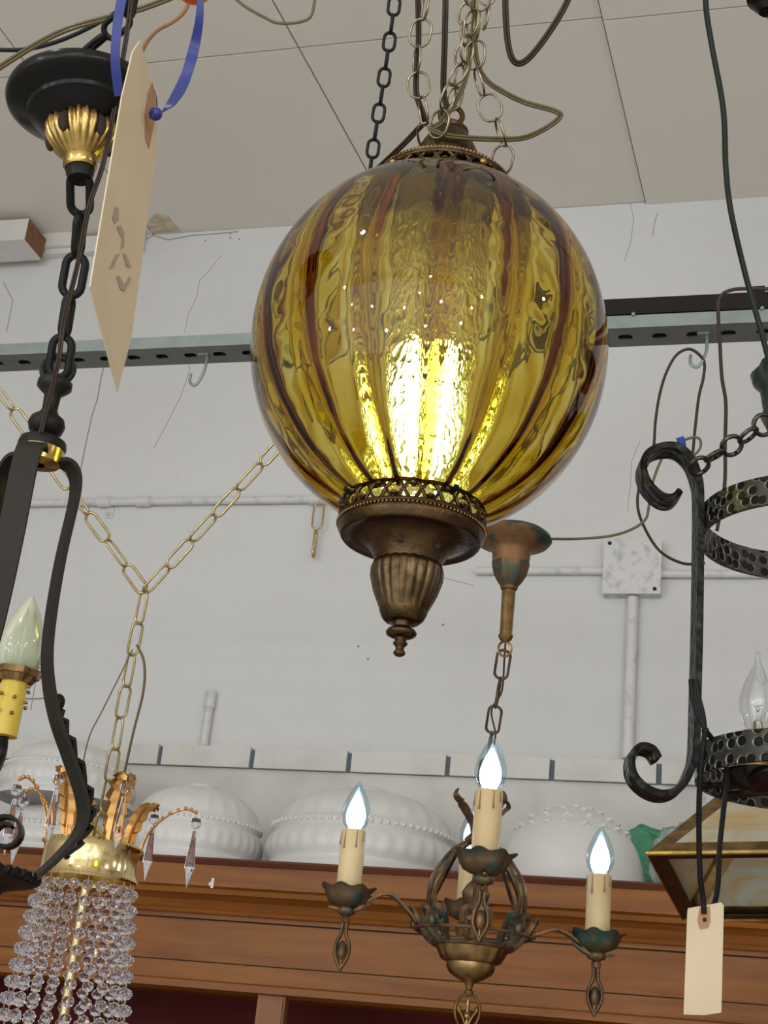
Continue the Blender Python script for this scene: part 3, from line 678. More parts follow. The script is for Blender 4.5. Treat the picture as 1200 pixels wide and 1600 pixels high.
def cord(pts, r, mt, label, twin=False, n=10, name='lamp_cord', group=None):
    pp = PS(pts, n); m = MB()
    if twin:
        for s in (-1, 1):
            q = []
            for i, p in enumerate(pp):
                T = (pp[min(i+1, len(pp)-1)] - pp[max(i-1, 0)]).normalized(); S = T.cross(fwd).normalized(); q.append(p + S*s*r*.85 )
            m.tube(q, r, 8)
    else: m.tube(pp, r, 8)
    return tag(recenter(m.build(name, mt, ang=180)), label, 'cord', group)
cord([(652,-40,dT-.01),(654,60,dT-.02),(650,140,dT-.03),(662,185,dT-.03),(650,205,dT-.02),(610,245,dT),(570,280,dT+.05),(530,310,dT+.08),(480,345,dT+.14)], .0016, M['cordbrown'], 'brown twin lamp cord dropping left of the loop and away behind the globe', twin=True)
cord([(697,-40,dT),(695,60,dT),(693,140,dT-.01),(700,172,dT-.03)], .0017, M['cordbrown'], 'straight brown lamp cord between the chains above the globe', twin=True)
cord([(742,-40,dT-.02),(740,40,dT-.03),(725,130,dT-.04),(690,190,dT-.05),(672,200,dT-.05),(700,212,dT-.055),(760,217,dT-.05),(815,216,dT-.04),(850,202,dT-.03),(874,184,dT-.03),(868,174,dT-.03),(820,160,dT-.02),(785,143,dT-.02),(760,125,dT-.01),(745,95,dT-.01),(740,40,dT)], .0015, M['cordgold'], 'translucent brown lamp cord looping out to the right above the globe', twin=True)
cord([(790,-60,1.5),(790,20,1.5),(795,75,1.5),(806,98,1.5),(825,92,1.5),(855,55,1.5),(885,5,1.5),(905,-50,1.5)], .0018, M['cordbrown'], 'dark lamp cord hanging in a narrow loop right of the globe chains', twin=True)
cord([(350,-20,1.9),(380,8,1.9),(415,28,1.9),(435,36,1.9),(470,34,1.9),(488,20,1.9),(494,-30,1.9)], .0020, M['cordtan'], 'thin brown cord sagging across the ceiling left of the black chain')
chain([P(624,-60,1.75), P(612,40,1.75), P(596,150,1.75), P(583,230,1.75), P(570,330,1.75)], .0265, .0175, .0021, M['chainblack'], 'slim blackened chain hanging behind the left shoulder of the globe', roll0=0)

# ================================================================== black canopy, chain and iron lantern at left
C = Axis(128, 165, 1.27); D0 = 1.27
can = thing('ceiling_canopy', 'glossy black round lamp canopy with brass leaf cup on a black chain at upper left', 'lamp canopy', C.loc)
R0 = 117*1.27/F*1.0; z0 = 0
m = MB(); cpf_ = [(.012, .034), (.05, .032), (R0*.9, .022), (R0*.985, .016), (R0, .010), (R0*.985, .005), (R0*.96, .003), (R0*.93, .001), (R0*.86, -.004), (R0*.80, -.009), (R0*.76, -.011), (R0*.74, -.015), (R0*.66, -.024), (R0*.52, -.034), (R0*.38, -.041), (R0*.30, -.044), (.001, -.045)]
cpf = [(.012, .020), (.05, .019), (R0*.9, .013), (R0*.985, .009), (R0, .005), (R0*.985, .001), (R0*.96, -.001), (R0*.90, -.003), (R0*.80, -.006), (R0*.72, -.0085), (R0*.70, -.0115), (R0*.68, -.012), (R0*.60, -.017), (R0*.48, -.022), (R0*.34, -.026), (R0*.30, -.028), (.001, -.030)]; m.lathe(cpf, 96); m.build('dish', M['black'], can, ang=35)
m = MB(); m.lathe([(.014, .016), (.015, .042), (.012, .050), (.001, .053)], 32); m.build('neck', M['black'], can)
# brass acanthus cup
cupz = -.030
m = MB(); n = 160; NL = 5
def acf(r, z, a, i):
    u = ((a+.45) * NL / (2*PI)) % 1.0; c_ = abs(u-.5)*2          # 0 mid-leaf .. 1 between
    t = i/14; lift = .016*(1-c_**1.5)*(t**3)                      # pointed tops
    rr = r*(1+.05*math.cos(u*2*PI*5)*min(1, t*2) + .16*t**4*(1-c_)**2)
    return rr, z + lift
pr = []
for i in range(15):
    t = i/14; r = .0135 + .0160*math.sin(min(1, t*1.45)*PI*.5)**1.0; pr.append((r - (.007*((t-.6)/.4)**1.5 if t > .6 else 0), cupz-.026+.040*t))
m.lathe(pr, n, fn=acf); m.lathe([(r-.0013, z) for r, z in pr], n, fn=acf)
m.build('leaf_cup', M['leafbrass'], can, ang=70)
for k in range(NL):
    a = 2*PI*(k)/NL-.45; m = MB(); c_ = Vector((.0262*math.cos(a), .0262*math.sin(a), cupz-.004))
    m.sphere(c_, .0048, 8, 2.1); m.build('opening', M['hole'], can)
m = MB(); m.lathe([(.0135, cupz-.022), (.0145, cupz-.024), (.0145, cupz-.033), (.0125, cupz-.036), (.001, cupz-.036)], 40); m.build('collar', M['leafbrass'], can)
m = MB(); m.lathe([(.011, cupz-.035), (.012, cupz-.040), (.010, cupz-.046), (.001, cupz-.047)], 32); m.build('loop_cap', M['chainblack'], can)
can_rot = Matrix.Rotation(-.15, 3, FW); can.rotation_euler = can_rot.to_euler()
LB = C.loc + can_rot @ (Z*(cupz-.040))
lx_, ly_ = proj(LB)
# axis of the lantern: plumb under the canopy
L = Axis(86, 600, 1.27)
topring = L.loc
chain([P(212,-70,1.27), P(206,20,1.27), C.loc+can_rot@(Z*.056)], .032, .020, .0027, M['chainblack'], 'short black chain rising from the black canopy to the top edge', roll0=.3)
chain([LB, P(126,372,1.27), P(106,480,1.27), P(90,590,1.27)], .041, .0245, .0037, M['chainblack'], 'heavy black chain between the black canopy and the iron lantern', roll0=.1)
chaincord = cord([(212,-60,1.26),(197,60,1.25),(165,240,1.245),(140,320,1.24),(122,410,1.24),(100,500,1.24),(92,560,1.235),(78,620,1.235),(60,690,1.232),(45,740,1.23),(20,820,1.23),(0,870,1.23),(-30,920,1.23)], .0012, M['cordbrown'], 'dark twin cord woven down the heavy black chain past the lantern', twin=True)
lan = thing('iron_lantern', 'dark bronze strap lantern with curved bands at the left edge', 'lantern', L.loc)
def ZL(py): return L.z(py)
def RL(rp, py): return L.r(rp, py)
m = MB(); lp = [Vector((0,0,ZL(578))) + RT*(.0125*math.cos(t)) + Z*(.0125*math.sin(t)) for t in [2*PI*k/24 for k in range(24)]]
m.tube(lp, .0036, 8, closed=True, up=FW); m.build('top_loop', M['chainblack'], lan)
m = MB(); m.lathe(L.prof([(592, 2), (594, 22), (598, 27), (606, 27), (612, 20), (618, 13), (640, 12), (648, 16), (655, 26), (664, 29), (674, 26), (680, 17), (683, 22), (690, 36), (698, 38), (704, 36), (706, 12)]), 48)
m.build('turned_stem', M['iron'], lan, ang=50)
m = MB(); m.lathe(L.prof([(700, 35), (704, 36), (724, 33), (727, 10)]), 48); m.build('brass_collar', M['leafbrass'], lan, ang=40)
def strap(az, name='strap'):
    dirv = RT*math.cos(az) - FW*math.sin(az); tang = Z.cross(dirv)
    pts = [(716, 24), (712, 34), (714, 44), (722, 52), (738, 58), (770, 60), (850, 58), (930, 60), (1000, 66), (1050, 78), (1100, 98), (1150, 126), (1200, 154), (1235, 167), (1270, 164), (1310, 143), (1345, 118), (1372, 90)]
    pp = spl([dirv*RL(r*1.12, y) + Z*ZL(y) for y, r in pts], 5)
    m = MB(); m.ribbon(pp, tang, .0215, .0035); m.build(name, M['ironface'], lan, ang=30)
    # pointed leaf overlay on the outside of the lower curve
    lp_ = [(1085, 97), (1110, 108), (1150, 131), (1200, 159), (1240, 172), (1275, 169), (1310, 150)]
    q = spl([dirv*(RL(r*1.12, y)) + Z*ZL(y) for y, r in lp_], 8); m = MB(); N = len(q); wv = []
    for i in range(N):
        u = i/(N-1); saw = 1-((i % 6)/6)*.45; wv.append(.022*saw*(.35+.65*math.sin(PI*min(1, .08+u*.95))))
    q2 = [p + dirv*.0007*(6-(i % 6)) for i, p in enumerate(q)]
    m.ribbon(q2, tang, wv, .003); m.sphere(q[0]+Z*.006, .0055, 8, 1.3)
    m.build('leaf_overlay', M['iron'], lan, ang=30)
for az in (-.52, PI/2+.05, PI+.52): strap(az)
m = MB(); R_ = RL(128, 1365); zb_ = ZL(1362)
m.lathe([(.001, zb_+.004), (R_*.5, zb_+.004), (R_*.95, zb_+.002), (R_, zb_), (R_*.97, zb_-.004), (R_*.8, zb_-.006), (R_*.62, zb_-.010), (R_*.55, zb_-.016), (R_*.3, zb_-.020), (.001, zb_-.021)], 80); m.build('base_plate', M['iron'], lan, ang=40)
m = MB(); nn = 240; m.tube([((R_+.0008*math.cos(k*PI*2*46/nn*1.0))*math.cos(2*PI*k/nn), (R_+.0008*math.cos(k*PI*2*46/nn))*math.sin(2*PI*k/nn), zb_+.001+.0012*math.sin(k*PI*2*46/nn)) for k in range(nn)], .0028, 6, closed=True, up=(0,0,1)); m.build('rope_edge', M['black'], lan)
# scroll on the plate
pc = P(10, 1303, 1.19) - L.loc
q = []
for k in range(34):
    t = k/33*2.9*PI; r = .0155*(1-.55*k/33); q.append(pc + RT*(r*math.cos(PI*1.2-t)) + Z*(r*math.sin(PI*1.2-t)*1.0))
q = [pc + RT*-.035 + Z*-.002] + q
m = MB(); m.ribbon(q, FW, .014, .0028); m.build('scroll', M['iron'], lan, ang=40)
# candle with frosted bulb
def flame_prof(h, r, tipr=.06):
    return [(r*.42, 0), (r*.55, h*.03), (r*.86, h*.16), (r*1.0, h*.32), (r*.96, h*.46), (r*.78, h*.62), (r*.52, h*.78), (r*.28, h*.89), (r*.12, h*.96), (r*.04, h*.995), (.0001, h)]
KB = Axis(24, 1062, 1.27)
m = MB(); c_ = KB.loc - L.loc; m.lathe(flame_prof(.078, .0215), 32, c=c_); m.build('flame_bulb', M['frost'], lan, ang=180)
m = MB(); m.lathe([(.001, .004), (.011, .004), (.0115, 0), (.011, -.05), (.001, -.05)], 32, c=c_); m.build('candle_sleeve', M['yellowsleeve'], lan)
m = MB(); m.lathe([(.013, .002), (.019, .003), (.021, .008), (.019, .006), (.0135, -.003)], 40, c=c_, fn=lambda r, z, a, i: (r*(1+.08*math.cos(8*a)), z)); 
for k in range(14): m.sphere(c_+Vector((.014*math.cos(k*.9), .014*math.sin(k*.9), -.006-.002*k)), .0018, 5)
m.build('drip_cup', M['brassmid'], lan)
m = MB(); m.tube(spl([c_+Z*-.05, c_+Z*-.075, Vector((0,0,ZL(1300))), Vector((0,0,zb_))], 6), .004, 8); m.build('candle_arm', M['iron'], lan)

# manila tag with blue ribbon in the foreground
dt = .62
TL = P(203, 75, dt+.03); BL = P(140, 448, dt-.035); BR = P(183, 612, dt+.008)
Lv = (BL - TL); Wv = BR - BL; Wn = (Wv - Lv*(Wv.dot(Lv)/Lv.dot(Lv)))
nrm = Lv.cross(Wv).normalized()
if nrm.dot(CAM-TL) < 0: nrm = -nrm
TR = P(250, 190, dt+.06)
pts = [BL, BR, P(207, 520, dt+.0175), P(243, 300, dt+.05), P(246, 195, dt+.064), P(233, 105, dt+.056), P(216, 64, dt+.040), P(205, 110, dt+.028)]
# flatten onto one plane
pl0 = BL; pts = [p - nrm*((p-pl0).dot(nrm)) for p in pts]
# keep the pixels: re-cast each corner on the plane
def onplane(px, py): r = ray(px, py); return CAM + r*((pl0-CAM).dot(nrm)/r.dot(nrm))
tg = thing('price_tag', 'plain manila price tag seen nearly edge-on at upper left', 'price tag', onplane(183, 612))
corners = [(140,448),(183,612),(205,525),(245,225),(242,150),(218,64),(207,80),(190,150)]
W(MB().slab([onplane(*q) for q in corners], nrm, .0006), 'card', M['tag'], tg, smooth=False)
def patch(poly, name, mt, e=.0005): W(MB().slab([onplane(*q)+nrm*e for q in poly], nrm, .0004), name, mt, tg, smooth=False)
patch([(236,128),(240,150),(240,185),(231,232),(225,215),(224,180),(229,145)], 'reinforcement', M['tagdark'])
for q in ([(177,322),(183,326),(183,345),(177,350),(173,338)], [(181,355),(187,352),(192,365),(192,385),(186,392),(188,372)], [(178,398),(185,396),(175,418),(168,420)], [(190,396),(195,398),(203,418),(196,416)],
          [(180,432),(184,430),(192,445),(200,432),(203,436),(193,455),(186,452)]): patch(q, 'handwriting', M['ink'])
# ribbon
m = MB(); q = PS([(200,-40,.66),(186,20,.66),(180,90,.66),(186,150,.665)]); m.ribbon(q, RT, .0042, .0006)
q = PS([(312,-30,.70),(312,25,.70),(302,80,.70),(288,125,.69),(272,155,.685),(256,174,.68),(236,184,.67)]); m.ribbon(q, [RT*.6+Z*.7]*len(q), [.002+.0035*math.sin(PI*min(1,i/len(q)*1.05)) for i in range(len(q))], .0006)
m.sphere(P(243, 178, .675), .0032, 6)
W(m, 'ribbon', M['blue'], tg)
o = MB(); o.sphere(P(302, -14, .72), .0085, 8, .6); tag(recenter(o.build('bead', M['orange'])), 'orange bead peeking in at the top edge beside the blue ribbon', 'bead')
cord([(-40,76,1.5),(30,78,1.5),(80,68,1.5),(130,48,1.5),(180,20,1.5),(225,-10,1.5)], .0022, M['chainblack'], 'black cord crossing the upper left corner behind the black canopy')
cord([(-30,125,1.45),(20,92,1.45),(70,62,1.45),(110,44,1.45),(160,30,1.45),(220,14,1.45),(270,-5,1.45),(300,-20,1.45)], .0017, M['cordgold'], 'gold striped twin cord crossing the upper left corner', twin=True)
cord([(222,80,1.3),(232,62,1.3),(248,46,1.3),(270,34,1.3),(288,18,1.3),(300,-10,1.3)], .0019, M['cordcopper'], 'copper coloured cord curling beside the manila tag')

# ================================================================== crystal chandelier, lower left
DX = 2.0
X = Axis(142, 1340, DX)
chain([P(-40,560,DX), P(20,640,DX), P(128,790,DX), P(226,925,DX)], .048, .021, .0019, M['chainbrass'], 'pale brass chain sloping down from the left edge to the joint', roll0=.3)
chain([P(445,685,DX), P(340,800,DX), P(226,925,DX)], .050, .021, .0019, M['chainbrass'], 'pale brass chain sloping up from the joint to behind the globe', roll0=.6)
chain([P(226,925,DX), P(207,1020,DX), P(190,1110,DX), P(172,1215,DX), P(152,1318,DX)], .050, .021, .0019, M['chainbrass'], 'pale brass chain hanging down to the crystal chandelier', roll0=.8)
chain([PY(500,784,YW-.03), PY(489,872,YW-.03)], .080, .034, .0030, M['chainbrass'], 'two loose brass links hanging below the conduit left of the globe', name='loose_chain', roll0=.2)
cr_ = thing('crystal_chandelier', 'brass crown chandelier with gilt leaves and strings of clear crystal beads', 'chandelier', X.loc)
RC = X.r(75, 1330); zt_, zb2 = X.z(1322), X.z(1372)
m = MB(); m.lathe([(RC, zt_+.003), (RC*1.03, zt_), (RC*1.0, zt_-.004), (RC*.98, zt_-.008), (RC*.98, zb2+.008), (RC*1.0, zb2+.004), (RC*1.03, zb2), (RC*1.0, zb2-.004), (RC*.97, zb2-.004), (RC*.96, zb2), (RC*.965, zt_)], 96, close=True); m.build('crown_band', M['brass'], cr_, ang=40)
for z in (zt_, zb2):
    m = MB()
    for k in range(72): a = 2*PI*k/72; m.sphere((RC*1.035*math.cos(a), RC*1.035*math.sin(a), z), .0017, 4)
    m.build('beaded_edge', M['brass'], cr_)
zhub = zt_-.002
for k in range(3): 
    a = PI*k/3; MB().ribbon([(RC*.97*math.cos(a), RC*.97*math.sin(a), zhub), (-RC*.97*math.cos(a), -RC*.97*math.sin(a), zhub)], Vector((-math.sin(a), math.cos(a), 0)), .006, .002).build('cross_bar', M['brass'], cr_, smooth=False)
m = MB(); m.tube([(0,0,zt_+.02), (0,0,X.z(1750))], .0065, 12); m.build('centre_rod', M['brass'], cr_)
m = MB(); m.lathe([(.001,zt_+.03),(.006,zt_+.028),(.010,zt_+.018),(.016,zt_+.008),(.018,zt_),(.010,zt_-.008),(.001,zt_-.009)], 32); m.build('hub', M['brass'], cr_)
# leaves round the crown with prisms
def leaf(az, lean, hgt, broad):
    dv = RT*math.cos(az) - FW*math.sin(az); tn = Z.cross(dv)
    base = dv*RC*1.0 + Z*zt_
    pts = spl([base, base+dv*(lean*.12)+Z*hgt*.4, base+dv*(lean*.45)+Z*hgt*.8, base+dv*(lean*.85)+Z*hgt*1.0, base+dv*(lean*1.12)+Z*hgt*.93], 10)
    m = MB(); N = len(pts)
    if broad:
        for s in (-1, 1):                            # serrated half-blades
            vs = []; fs = []
            for i, p in enumerate(pts):
                u = i/(N-1); ww = .019*math.sin(PI*(.12+.86*u))**.8*(1-.35*((i % 5)/5)); up_ = Z*(.004*abs(math.sin(i*PI/5)))
                T = (pts[min(i+1,N-1)]-pts[max(i-1,0)]).normalized(); nn_ = T.cross(tn)
                vs += [p - nn_*.0008, p + tn*s*ww*.55 + nn_*.0035, p + tn*s*ww - nn_*.001 + T*.004, p + tn*s*ww*.55 + nn_*.0020, p - nn_*.002]
            for i in range(N-1):
                for j in range(5): fs.append((i*5+j, i*5+(j+1)%5, i*5+5+(j+1)%5, i*5+5+j))
            fs += [tuple(range(5)), tuple((N-1)*5+j for j in range(4,-1,-1))]
            m.add(vs, fs)
    m.tube(pts, [.0022*(1-.4*i/N) for i in range(N)], 6)
    if not broad:
        for i in range(14, N-2, 4): m.sphere(pts[i]+Z*.0015, .0028, 5)
    lf = m.build('gilt_leaf', M['gold'], cr_, ang=40)
    tip = pts[-1]
    b_ = MB(); b_.tube([tip, tip-Z*.006], .0006, 5); b_.lathe([(.0001, 0), (.006, -.002), (.0085, -.008), (.006, -.014), (.0001, -.016)], 8, c=tip-Z*.005); 
    b_.lathe([(.0001, 0), (.003, -.002), (.0035, -.010), (.0065, -.040), (.0075, -.050), (.0055, -.056), (.0001, -.078)], 8, c=tip-Z*.023)
    b_.build('prism', M['crystal'], lf, smooth=False)
for az, lean, h, br in ((0.02, .062, .062, False), (1.10, .030, .085, True), (2.0, .035, .085, True), (2.75, .045, .075, False), (PI+.35, .050, .075, False), (4.3, .04, .085, True), (5.3, .045, .08, True)):
    leaf(az, lean, h, br)
# bead strands
NS = 22; bead = MB()
for k in range(NS):
    a = 2*PI*k/NS + .06; m = MB(); z = zb2-.006; r = RC*.97; i = 0
    m.tube([(r*math.cos(a), r*math.sin(a), zb2), (r*math.cos(a), r*math.sin(a), z-.008)], .0008, 4, mi=1)
    while z > X.z(1665):
        r = RC*(.97 + .30*min(1, i/9)); br = .0082+.0004*(i % 2); z -= .0105
        ph = random.random()
        vs = []; ring = 8
        c_ = Vector((r*math.cos(a), r*math.sin(a), z))
        vs = [c_+Z*br*.92] + [c_+Vector((br*.72*math.cos(ph+t*PI/4), br*.72*math.sin(ph+t*PI/4), br*.62)) for t in range(8)] + [c_+Vector((br*math.cos(ph+t*PI/4+.39), br*math.sin(ph+t*PI/4+.39), 0)) for t in range(8)] + [c_+Vector((br*.72*math.cos(ph+t*PI/4), br*.72*math.sin(ph+t*PI/4), -br*.62)) for t in range(8)] + [c_-Z*br*.92]
        fs = [(0,1+t,1+(t+1)%8) for t in range(8)] + [(1+t,9+t,1+(t+1)%8) for t in range(8)] + [(9+t,9+(t+1)%8,1+(t+1)%8) for t in range(8)]
        fs += [(17+t,17+(t+1)%8,9+t) for t in range(8)] + [(9+t,17+(t+1)%8,9+(t+1)%8) for t in range(8)] + [(25,17+(t+1)%8,17+t) for t in range(8)]
        m.add(vs, fs); z -= .0105
        m.tube([c_-Z*br*.9, c_-Z*.0125], .0008, 4, mi=1); i += 1
    m.build('bead_strand', [M['crystal'], M['thread']], cr_, smooth=False)
cord([(207,1015,1.99),(190,1050,1.97),(160,1110,1.97),(140,1150,1.97),(128,1200,1.98)], .0009, M['cordtan'], 'thin pale wire falling to the left from the brass chain joint')
cord([(214,1008,1.99),(225,1035,1.97),(224,1080,1.97),(207,1150,1.97),(190,1230,1.98),(178,1300,1.99)], .0018, M['cordtan'], 'thin pale wire looping down right of the hanging brass chain')

# ================================================================== candle chandelier, centre
DC = 1.95
K = Axis(741, 1430, DC)
cp_ = thing('ceiling_canopy', 'small painted copper canopy cup hung behind the lower right of the globe', 'lamp canopy', Axis(800, 850, 1.95).loc)
Q = Axis(800, 850, 1.95); R1 = Q.r(62, 845)
m = MB(); pr = [(Q.r(rp, py), Q.z(py)) for py, rp in ((828, 10), (832, 52), (838, 60), (843, 62), (848, 58), (853, 45), (858, 34), (863, 30), (868, 30), (882, 28.5))]
m.lathe(pr, 72); m.build('dish', M['copper'], cp_, ang=40)
m = MB(); m.lathe([(Q.r(rp, py), Q.z(py)) for py, rp in ((881, 29), (886, 28.5), (900, 25), (910, 19), (916, 13), (918, 14), (922, 12), (923, 4))], 60, fn=lambda r, z, a, i: (r*(1+.04*math.cos(a*7)), z)); m.build('leaf_cup', M['verd'], cp_, ang=50)
m = MB(); m.lathe([(Q.r(rp, py), Q.z(py)) for py, rp in ((920, 9), (922, 11), (990, 10), (994, 12), (1000, 9), (1004, 3))], 24); m.build('stem', M['brassmid'], cp_, ang=50)
zr = Q.z(1014); m = MB(); m.tube([Vector((0,0,zr)) + RT*(.0085*math.cos(t)) + Z*(.010*math.sin(t)) for t in [2*PI*k/20 for k in range(20)]], .0017, 6, closed=True, up=FW); m.build('loop', M['brassmid'], cp_)
Lp = Q.loc + Z*(zr-.008)
ktop = K.loc + Z*K.z(1240)
chain([Lp+Z*.006, ktop + Z*.012], .050, .021, .0019, M['patina'], 'worn bronze chain between the copper canopy and the candle chandelier', roll0=.2)
cord([(790,1000,1.94),(788,1030,1.94),(784,1080,1.94),(768,1110,1.93),(774,1150,1.94),(764,1190,1.94),(756,1235,1.95)], .0013, M['cordgrey'], 'thin grey cord threaded beside the worn bronze chain')
ch = thing('candle_chandelier', 'antique bronze chandelier with lit candle bulbs on cream sleeves', 'chandelier', K.loc)
k_ = DC/F
# central stem, crown leaves on top
m = MB(); m.lathe(K.prof([(1248, 2), (1250, 9), (1256, 12), (1262, 8), (1275, 9), (1290, 12), (1303, 15), (1312, 24), (1317, 24), (1322, 12), (1345, 7), (1375, 7), (1385, 16), (1396, 22), (1406, 20), (1420, 10), (1440, 8), (1480, 7)]), 40); m.build('centre_stem', M['patina'], ch, ang=50)
for k in range(4):
    az = PI/4 + PI/2*k + .2; dv = RT*math.cos(az)-FW*math.sin(az); tn = Z.cross(dv)
    pts = spl([Z*K.z(1318)+dv*.012, Z*K.z(1290)+dv*.016, Z*K.z(1268)+dv*.030, Z*K.z(1252)+dv*.046, Z*K.z(1242)+dv*.043], 5); N = len(pts)
    m = MB(); m.ribbon(pts, tn, [.004+.014*math.sin(PI*i/(N-1))**2*(1 if i % 4 else .7) for i in range(N)], .0016); m.build('crown_leaf', M['patina'], ch, ang=40)
# cage straps (open loops) from crown to basket
Rb = 92*k_
for k in range(4):
    az = PI/4 + PI/2*k + .05; dv = RT*math.cos(az)-FW*math.sin(az); tn = Z.cross(dv)
    for s in (-1, 1):
        pts = spl([Z*K.z(1316)+dv*.018, Z*K.z(1330)+dv*.040+tn*s*.001, Z*K.z(1348)+dv*.055+tn*s*.004, Z*K.z(1380)+dv*.075+tn*s*.007, Z*K.z(1405)+dv*.083+tn*s*.0045, Z*K.z(1440)+dv*.080+tn*s*.007], 7)
        m = MB(); m.ribbon(pts, tn, .0052, .0030); m.build('cage_strap', M['patina'], ch, ang=40)
    MB().box((-1e-3,)*3, (1e-3,)*3)
# basket: scrolls between two rings
zt2, zb3 = K.z(1430), K.z(1478); Rt2, Rb2 = 99*k_, 58*k_
def ringpts(r, z, n=72): return [(r*math.cos(2*PI*i/n), r*math.sin(2*PI*i/n), z) for i in range(n)]
m = MB(); m.tube(ringpts(Rb2*1.05, zb3), .004, 8, closed=True, up=(0,0,1)); m.tube(ringpts(Rt2*.9, (zt2+zb3*1.6)/2.6), .0025, 8, closed=True, up=(0,0,1)); m.build('basket_ring', M['patina'], ch)
for k in range(8):
    az = PI/4*k + .05; m = MB(); dz_ = zt2-zb3
    for s in (-1, 1):
        pts = []
        for i in range(36):
            t = i/35; 
            if t < .45:
                u = t/.45; off = s*(.006+.013*math.sin(u*PI*.5)); h = u*.78
            else:
                u = (t-.45)/.55; ang_ = u*1.7*PI; rr = .0095*(1-.55*u); off = s*(.0095+rr*math.cos(ang_)); h = .78 + (rr*math.sin(ang_))/dz_
            R = Rb2 + (Rt2-Rb2)*min(1, max(0, h))**.6; a2 = az + off/R
            dv = RT*math.cos(a2)-FW*math.sin(a2); pts.append(dv*R + Z*(zb3+h*dz_))
        m.ribbon(pts, RT*math.cos(az)-FW*math.sin(az), .0045, .0060)
    dv = RT*math.cos(az)-FW*math.sin(az); m.sphere(dv*(Rt2*.93)+Z*(zb3+.55*dz_), .006, 6, 1.3)
    m.build('basket_scroll', M['verd'] if k % 2 else M['patina'], ch, ang=40)
m = MB(); m.lathe(K.prof([(1474, 55), (1478, 57), (1486, 54), (1494, 50), (1502, 46), (1506, 38), (1514, 38), (1522, 33), (1528, 24), (1534, 12), (1537, 7), (1545, 5), (1549, 8), (1555, 5), (1557, 1)]), 96, fn=lambda r, z, a, i: (r*(1+(.03*abs(math.sin(a*8)) if 0 < i < 5 else 0)), z)); m.build('bowl', M['brassmid'], ch, ang=50)
m = MB(); m.lathe([(.001, K.z(1472)), (Rb2, K.z(1474)), (Rb2*.9, K.z(1480))], 48); m.build('bowl_lid', M['patina'], ch)
# bottom drop : openwork oval with leaf
def drop(c, w, h, name, par, leafy=True):
    m = MB(); 
    m.tube([c + RT*(w*math.cos(t)*(1+.15*math.sin(t))) + Z*(h*math.sin(t)) for t in [2*PI*i/28 for i in range(28)]], .0024, 6, closed=True, up=FW)
    m.tube([c+Z*h, c+Z*(h+.008)], .002, 6)
    for s in (-1, 0, 1):
        pts = spl([c-Z*h*.9, c-Z*h*.3+RT*s*w*.35, c+Z*h*.15+RT*s*w*.75, c+Z*h*(.35+.35*(s == 0))+RT*s*w*.6], 4); m.tube(pts, .0022, 6)
    m.sphere(c-Z*h*.2, .005, 6); m.sphere(c-Z*(h+.004), .004, 6)
    return m.build(name, M['brassmid'], par, ang=60)
drop(Z*K.z(1582), .016, .022, 'drop_pendant', ch)
